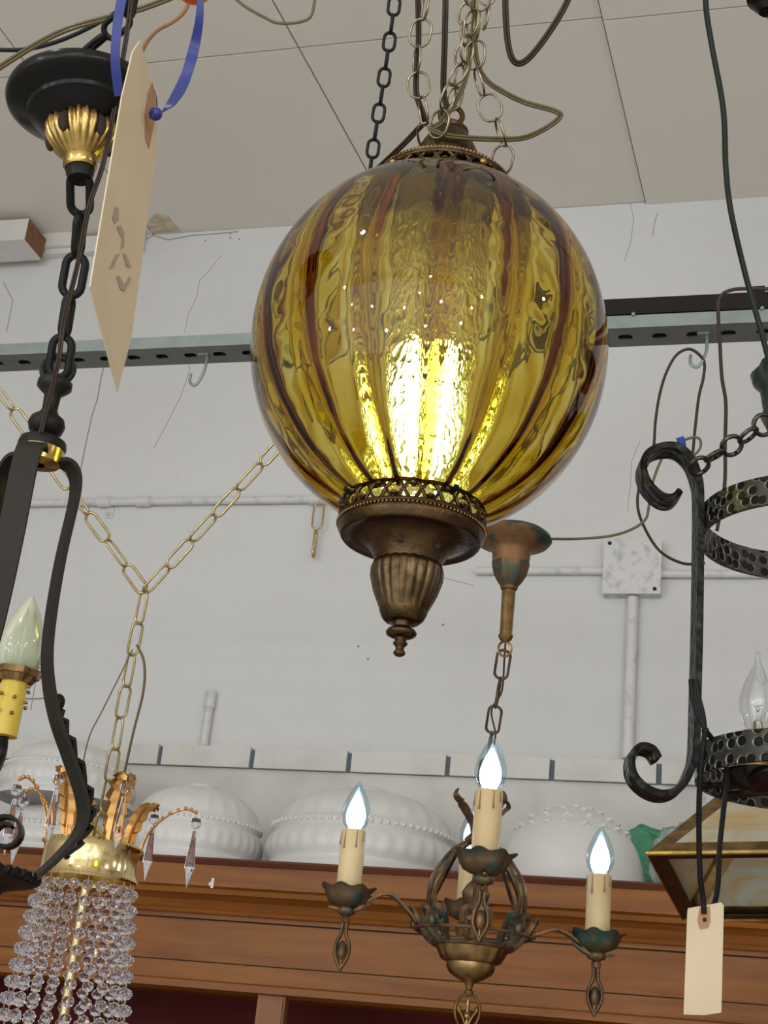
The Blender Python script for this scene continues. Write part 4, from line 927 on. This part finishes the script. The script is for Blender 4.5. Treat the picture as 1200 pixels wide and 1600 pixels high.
# arms
def flame_bulb(par, c, h, r, lit):
    m = MB(); m.lathe(flame_prof(h, r), 32, c=c); b = m.build('flame_bulb', M['bulblit'] if lit else M['bulbglass'], par, ang=180)
    g_ = MB(); g_.lathe([(q*.68, z) for q, z in flame_prof(h*.76, r)], 24, c=c+Z*.002); g_.build('led_core', M['glow'], b, ang=180)
def arm(az, rad, zoff, lit, hide=False, sc=1.0, candle_h=.089, bh=.062):
    dv = RT*math.cos(az)-FW*math.sin(az); tn = Z.cross(dv)
    zc_ = K.z(1440)+zoff
    c = dv*rad + Z*zc_                                   # cup centre (rim)
    # arm strap, openwork: two rails
    for s in (-1, 1):
        pts = spl([dv*Rt2*.92+Z*(K.z(1452))+tn*s*.004, dv*(rad*.52)+Z*(K.z(1448)+zoff*.5)+tn*s*.0055, dv*(rad*.68)+Z*(zc_-.001+.004)+tn*s*.0055, dv*(rad*.84)+Z*(zc_-.009)+tn*s*.006, dv*(rad*.93)+Z*(zc_-.0225)+tn*s*.004, dv*(rad*1.04)+Z*(zc_-.025)+tn*s*.002], 6)
        MB().ribbon(pts, tn, .0052, .0032).build('arm', M['patina'], ch, ang=40)
    m = MB(); m.ribbon(spl([dv*(rad*.80)+Z*(zc_-.010), dv*(rad*.90)+Z*(zc_-.021), dv*rad+Z*(zc_-.0245), dv*(rad*1.14)+Z*(zc_-.022)], 5), tn, [.003+.012*math.sin(PI*i/15) for i in range(16)], .003); m.build('arm_leaf', M['verd'], ch, ang=40)
    m = MB(); cpz = [(.006,-.026),(.010,-.024),(.011,-.020),(.009,-.017),(.014,-.0155),(.021,-.012),(.0245,-.006),(.0262,.000),(.031,.004),(.030,.0048),(.0255,.002),(.023,-.004),(.012,-.012),(.001,-.013)]
    m.lathe([(r*sc, z*sc) for r, z in cpz], 96, c=c, fn=lambda r, z, a, i: (r*(1+(.07*math.cos(a*8) if 6 < i < 11 else .02*math.cos(a*8))), z+(.0018*math.cos(a*8) if 6 < i < 11 else 0)))
    m.build('bobeche', M['verd'], ch, ang=60)
    m = MB(); rr = .0140*sc; m.lathe([(rr, -.010), (rr, candle_h-.010), (rr*.98, candle_h-.009), (rr*.8, candle_h-.009), (rr*.8, candle_h-.014), (.001, candle_h-.014)], 32, c=c); cs = m.build('candle_sleeve', M['candle'], ch, ang=40)
    ca = math.atan2(-FW.y, -FW.x)
    for off, ln in ((.25, .022), (-.75, .024), (.85, .012), (-1.5, .018), (2.5, .02)):
        a = ca+off; e = Vector((math.cos(a), math.sin(a), 0)); dm = MB(); dm.tube([c+e*rr+Z*(candle_h-.011), c+e*(rr+.0006)+Z*(candle_h-.012-ln*.6), c+e*(rr+.0008)+Z*(candle_h-.011-ln)], [.0006, .0008, .0017], 6)
        dm.build('wax_drip', M['drip'], cs)
    if lit: flame_bulb(ch, c+Z*(candle_h-.010), bh, .0165*sc, True)
    # pendant under the cup
    e = c - Z*.028; m = MB(); m.lathe([(.004,0.002),(.006,-.001),(.0025,-.004)], 16, c=e)
    m.tube([e-Z*.008+RT*(.0048*math.cos(t))+Z*(.0055*math.sin(t)) for t in [2*PI*i/16 for i in range(16)]], .0020, 6, closed=True, up=FW)
    for s in (-1, 1): m.tube(spl([e-Z*.013+RT*s*.003, e-Z*.026+RT*s*.0032, e-Z*.036+RT*s*.0075, e-Z*.050+RT*s*.0090, e-Z*.060+RT*s*.0055, e-Z*.070], 5), .0026, 6)
    m.sphere(e-Z*.047, .0066, 6, 1.9); m.sphere(e-Z*.070, .003, 6); m.tube([e-Z*.056, e-Z*.066], .0022, 6)
    m.build('drop_pendant', M['patina'], ch, ang=60)
pxL = K.loc; 
arm(PI-.10, 201*k_, K.z(1385)-K.z(1408)+.0, True, sc=1.17, bh=.068)
arm(0+.02, 193*k_, -.003, True, sc=1.17, bh=.068)
arm(PI/2+.04, 195*k_, .056, True, sc=1.25, candle_h=.092, bh=.072)
arm(-PI/2+.02, 185*k_, .040, True, sc=1.17, bh=.068)

# ================================================================== hammered iron ring chandelier, right
DI = 1.36
I = Axis(1262, 830, DI)
ir = thing('ring_chandelier', 'hammered wrought iron two-ring chandelier with scrolls at the right edge', 'chandelier', I.loc)
Rr = I.r(166, 830); Rr2 = I.r(178, 1205)
def band(R, za, zb_, t=.004):
    m = MB(); m.lathe([(R, za), (R, zb_), (R-t, zb_), (R-t, za)], 128, close=True); return m
zr1 = I.z(828)
h1_ = .027
band(Rr, zr1+h1_/2, zr1-h1_/2).build('upper_ring', M['hammer'], ir, ang=40)
zr2 = I.z(1207); band(Rr2, zr2+h1_/2, zr2-h1_/2).build('lower_ring', M['hammer'], ir, ang=40)
def vert(az):
    dv = RT*math.cos(az)-FW*math.sin(az); tn = Z.cross(dv)
    def q(px_r, py): return dv*I.r(px_r, py) + Z*I.z(py)
    # relative radial pixels, measured on the silhouette bar
    top = [(203,806-12),(214,817-12),(232,818-14),(252,800-14),(260,775-14),(252,750-10),(230,735-8),(205,731-6),(185,744-4),(174,768),(171,800),(173,900),(176,1000),(180,1100),(184,1190),(192,1225),(210,1256),(235,1268),(262,1262),(282,1242),(284,1215),(270,1198),(252,1200),(243,1213)]
    p = spl([q(*v) for v in top], 7)
    m = MB(); m.ribbon(p, tn, .026, .0062); sb = m.build('scroll_bar', M['wrought'], ir, ang=25)
    for seg in (p[:40], p[-48:]):
        m = MB(); N = len(seg)
        for j in range(5):
            m.tube([s_ + tn*((j-2)*.0058) for s_ in seg], .0036, 6, up=tn)
        m.build('scroll_ridges', M['wrought'], sb)
    return sb
vert(PI+.02)
vert(PI/2-1.1-PI/2+.2); vert(-PI/3)
# scallop ridges on scroll ends done as thin inner strips
m = MB(); hb = I.prof([(560, 24), (570, 66), (584, 80), (600, 76), (610, 66), (640, 62), (652, 66), (672, 56), (684, 22), (690, 4)])
m.lathe(hb, 48, fn=lambda r, z, a, i: (r*(1+.05*math.cos(a*8)), z)); m.build('hub', M['bronzegreen'], ir, ang=40)
# pans and cups
def pan(az, rad, py, lit=False):
    dv = RT*math.cos(az)-FW*math.sin(az); c = dv*rad + Z*(zr2-.004)
    m = MB(); m.lathe([(.001,-.012),(.012,-.012),(.022,-.006),(.028,.002),(.029,.005),(.027,.004),(.018,-.004),(.001,-.006)], 48, c=c); m.build('drip_pan', M['black'], ir, ang=50)
    m = MB(); m.lathe([(.001,-.006),(.017,-.006),(.0155,.022),(.015,.036),(.017,.038),(.0165,.040),(.001,.040)], 8, c=c); m.build('candle_cup', M['brassmid'], ir, ang=20)
    MB().ribbon([dv*(rad-.03)+Z*(zr2-.012), dv*Rr2*.98+Z*(zr2-.010)], Z.cross(dv), .012, .003).build('bracket', M['wrought'], ir, smooth=False)
    b0 = c+Z*.0385
    m = MB(); m.lathe([(.0075,0),(.009,.003),(.0135,.012),(.0165,.024),(.0165,.032),(.0135,.044),(.0085,.055),(.0045,.063),(.0028,.068),(.0022,.072),(.0026,.0745),(.0018,.077),(.0001,.078)], 40, c=b0); b = m.build('flame_bulb', M['bulbglass'], ir, ang=180)
    m = MB(); m.lathe([(.001,.014),(.004,.012),(.0045,.006),(.006,.002),(.001,.001)], 16, c=b0); m.tube([b0+Z*.012+RT*.002, b0+Z*.028+RT*.005], .0005, 5); m.tube([b0+Z*.012-RT*.002, b0+Z*.028-RT*.005], .0005, 5)
    m.tube([b0+Z*.028-RT*.005, b0+Z*.0265-RT*.002, b0+Z*.027+RT*.002, b0+Z*.028+RT*.005], .0004, 5); m.sphere(b0+Z*.024, .0018, 6, 1.6); m.build('filament', M['filament'], b)
cb = P(1184, 1140, 1.31) - I.loc
azb = math.atan2(-cb.dot(FW), cb.dot(RT)); rb_ = math.hypot(cb.dot(FW), cb.dot(RT))
pan(azb, min(rb_, Rr2*.80), 1140)
pan(azb+2*PI/3, Rr2*.62, 1140); pan(azb-2*PI/3, Rr2*.62, 1140)
m = MB(); m.lathe([(.001, zr2-.016), (.050, zr2-.015), (.055, zr2-.010), (.05, zr2-.006), (.001, zr2-.006)], 48); m.build('centre_disc', M['black'], ir, ang=40)
for k in range(3):
    a = 2*PI*k/3+.4; MB().ribbon([(0,0,zr2-.011), (Rr2*.985*math.cos(a), Rr2*.985*math.sin(a), zr2-.011)], Vector((-math.sin(a), math.cos(a), 0)), .016, .003).build('cross_bar', M['wrought'], ir, smooth=False)
rch = chain([P(1080,737,1.36), P(1098,722,1.355), P(1150,693,1.35), P(1196,662,1.35), P(1222,640,1.36)], .0235, .0235, .0022, M['ringmetal'], 'row of dark nickel rings linking the iron scroll to the hub', name='ring_chain', roll0=.35, twist=.75, pitch=.0175)
cord([(1104,-40,1.40),(1103,10,1.40),(1112,70,1.40),(1130,170,1.39),(1134,260,1.39),(1142,330,1.38),(1165,430,1.38),(1190,520,1.37),(1208,590,1.365)], .0027, M['cordgreen'], 'thick dark green cord dropping to the hub of the iron chandelier')
# raffia strap and tag on the iron chandelier
DTg = 1.245
sp = thing('price_tag', 'blank manila price tag tied with black strap to the iron chandelier', 'price tag', P(1098,1585,DTg))
m = MB()
for off in (-4, 0, 4): m.tube(PS([(1083+off*.9,1066-abs(off),1.262),(1087+off*1.2,1090,1.255),(1094+off,1115,1.25),(1101,1138,1.245)], 6), .0022, 6)
m.sphere(P(1102,1142,1.245), .0034, 6)
m.tube(PS([(1102,1142,1.245),(1097,1175,1.235),(1093,1230,1.235),(1092,1300,1.24),(1094,1370,1.243),(1098,1400,1.245),(1100,1428,DTg-.002)], 6), .0024, 7)
m.tube(PS([(1102,1142,1.245),(1112,1154,1.25),(1130,1185,1.26),(1136,1215,1.265),(1130,1270,1.26),(1124,1330,1.25),(1122,1380,1.248),(1116,1412,DTg+.004),(1102,1430,DTg+.002)], 6), .0024, 7)
W(m, 'strap', M['leather'], sp)
c = [P(1075,1419,DTg), P(1127,1410,DTg), P(1131,1415,DTg), P(1127,1582,DTg-.01), P(1100,1586,DTg-.01), P(1068,1585,DTg-.01), P(1074,1423,DTg)]
nr = (c[1]-c[0]).cross(c[4]-c[0]).normalized(); nr = nr if nr.dot(CAM-c[0]) > 0 else -nr
W(MB().slab(c, nr, .0006), 'card', M['tag'], sp, smooth=False)
def oncard(x, y, e=.0007): r_ = ray(x, y); return CAM + r_*((c[0]+nr*e-CAM).dot(nr)/r_.dot(nr))
q = [oncard(1093,1419), oncard(1109,1416), oncard(1110,1440), oncard(1106,1450), oncard(1094,1452), oncard(1090,1440)]
W(MB().slab(q, nr, .0006), 'reinforcement', M['tagdark'], sp, smooth=False)
pc = oncard(1101,1437,.0012)
W(MB().sphere(pc, .0018, 6), 'eyelet', M['hole'], sp)

# cords hanging from the right hook
dh = depth(h1)
cord([(1100,880,dh-.1),(1066,880,dh-.05),(1030,860,dh),(1005,820,dh),(996,785,dh),(1003,745,dh),(1020,705,dh),(1024,660,dh),(1030,620,dh),(1040,585,dh),(1055,557,dh),(1072,546,dh),(1086,549,dh),(1100,565,dh),(1099,590,dh),(1092,620,dh),(1086,670,dh),(1082,710,dh),(1076,735,dh)], .0022, M['cordgrey'], 'dark cord looped over the zinc hook and back down behind the iron scroll')
cord([(862,842,1.97),(900,842,2.0),(950,838,2.0),(985,828,2.0),(1008,812,2.0),(1014,790,2.0),(1018,760,2.0),(1035,715,2.0),(1055,695,2.0),(1080,684,2.0),(1093,686,2.0),(1094,700,2.0),(1082,715,2.0),(1070,735,2.0)], .0019, M['cordtan'], 'tan cord running from the copper canopy to the blue wire nut')
m = MB(); m.tube([P(1062,683,2.0), P(1066,695,2.0), P(1070,703,2.0)], [.0055, .0055, .0028], 10); tag(recenter(m.build('wire_nut', M['wirenut'])), 'blue wire nut on the cord splice beneath the zinc hook', 'wire connector')
cord([(1230,452,1.9),(1165,451,1.9),(1140,454,1.9),(1127,462,1.9),(1122,480,1.9),(1125,540,1.9),(1128,590,1.9),(1134,630,1.9),(1133,690,1.9),(1132,760,1.9),(1120,830,1.9)], .0024, M['cordgrey'], 'brown cord bent over the strut and hanging straight down beside the green cord')

# ================================================================== slag glass shade, lower right
S0 = P(1232.9, 1386.7, 1.78)
sl = thing('slag_glass_shade', 'pyramid shaped brass shade with marbled cream glass panels behind the tag', 'lamp shade', S0)
tilt = Matrix.Rotation(-.115, 3, RT) @ Matrix.Rotation(-.012, 3, FW)
Rh = .208; T0 = 3*PI/4+.365; hexr = [tilt @ (RT*(Rh*math.cos(t)) - FW*(Rh*math.sin(t))) for t in [T0 + PI/2*k for k in range(4)]]
hext = [tilt @ (RT*(Rh*.22*math.cos(t)) - FW*(Rh*.22*math.sin(t)) + Z*.142) for t in [T0 + PI/2*k for k in range(4)]]
for k in range(4):
    a, b, c, d = hexr[k], hexr[(k+1)%4], hext[(k+1)%4], hext[k]
    nn = (b-a).cross(d-a).normalized(); cen = (a+b+c+d)/4; nn = nn if nn.dot(cen - tilt@(Z*.03)) > 0 else -nn
    def inset(f, g): return [cen + ((a-cen)*f), cen+((b-cen)*f), cen+((c-cen)*g), cen+((d-cen)*g)]
    m = MB(); fr = [a,b,c,d]; inn = inset(.80, .74)
    for o_ in (0,):
        vs = [p + nn*.0015 for p in fr] + [p + nn*.0015 for p in inn] + [p - nn*.0015 for p in fr] + [p - nn*.0015 for p in inn]
        fs = []
        for i in range(4):
            j = (i+1)%4; fs += [(i,j,4+j,4+i), (8+j,8+i,12+i,12+j), (i,8+i,8+j,j), (4+i,4+j,12+j,12+i)]
        m.add(vs, fs)
    m.build('panel_frame', M['brassmid'], sl, smooth=False)
    g_ = [p for p in inset(.84, .78)]; MB().slab([p - nn*.0004 for p in g_], nn, .0016).build('glass_panel', M['slag'], sl, smooth=False)
m = MB(); m.tube(hexr, .0026, 6, closed=True, up=Z); m.build('rim', M['leafbrass'], sl, ang=30)
m = MB(); 
for k in range(4):
    a, b = hexr[k], hexr[(k+1)%4]; a2, b2 = a*.86, b*.86
    m.slab([a, b, b2, a2], tilt@Z, .002)
m.build('rim_flange', M['brassdark'], sl, smooth=False)
m = MB(); m.slab(hext, tilt@Z, .003); m.build('top_plate', M['brassmid'], sl, smooth=False)
tp = S0 + tilt@(Z*.142)
m = MB(); m.tube([tp - S0, Vector((tp.x-S0.x, tp.y-S0.y, ZC-S0.z))], .003, 8); m.build('hanging_rod', M['brassmid'], sl)
# black metal piece at the upper right corner
m = MB(); UL = P(1192, -6, 1.5); m.lathe([(.001,-.020),(.008,-.020),(.013,-.014),(.012,-.009),(.020,-.004),(.021,.002),(.016,.012),(.001,.02)], 32, c=Vector((0,0,0))); m.sphere((.006,0,-.026), .006, 8)
o = m.build('finial', M['black']); o.location = UL + RT*.004; tag(o, 'glossy black metal finial at the upper right corner', 'lamp part')
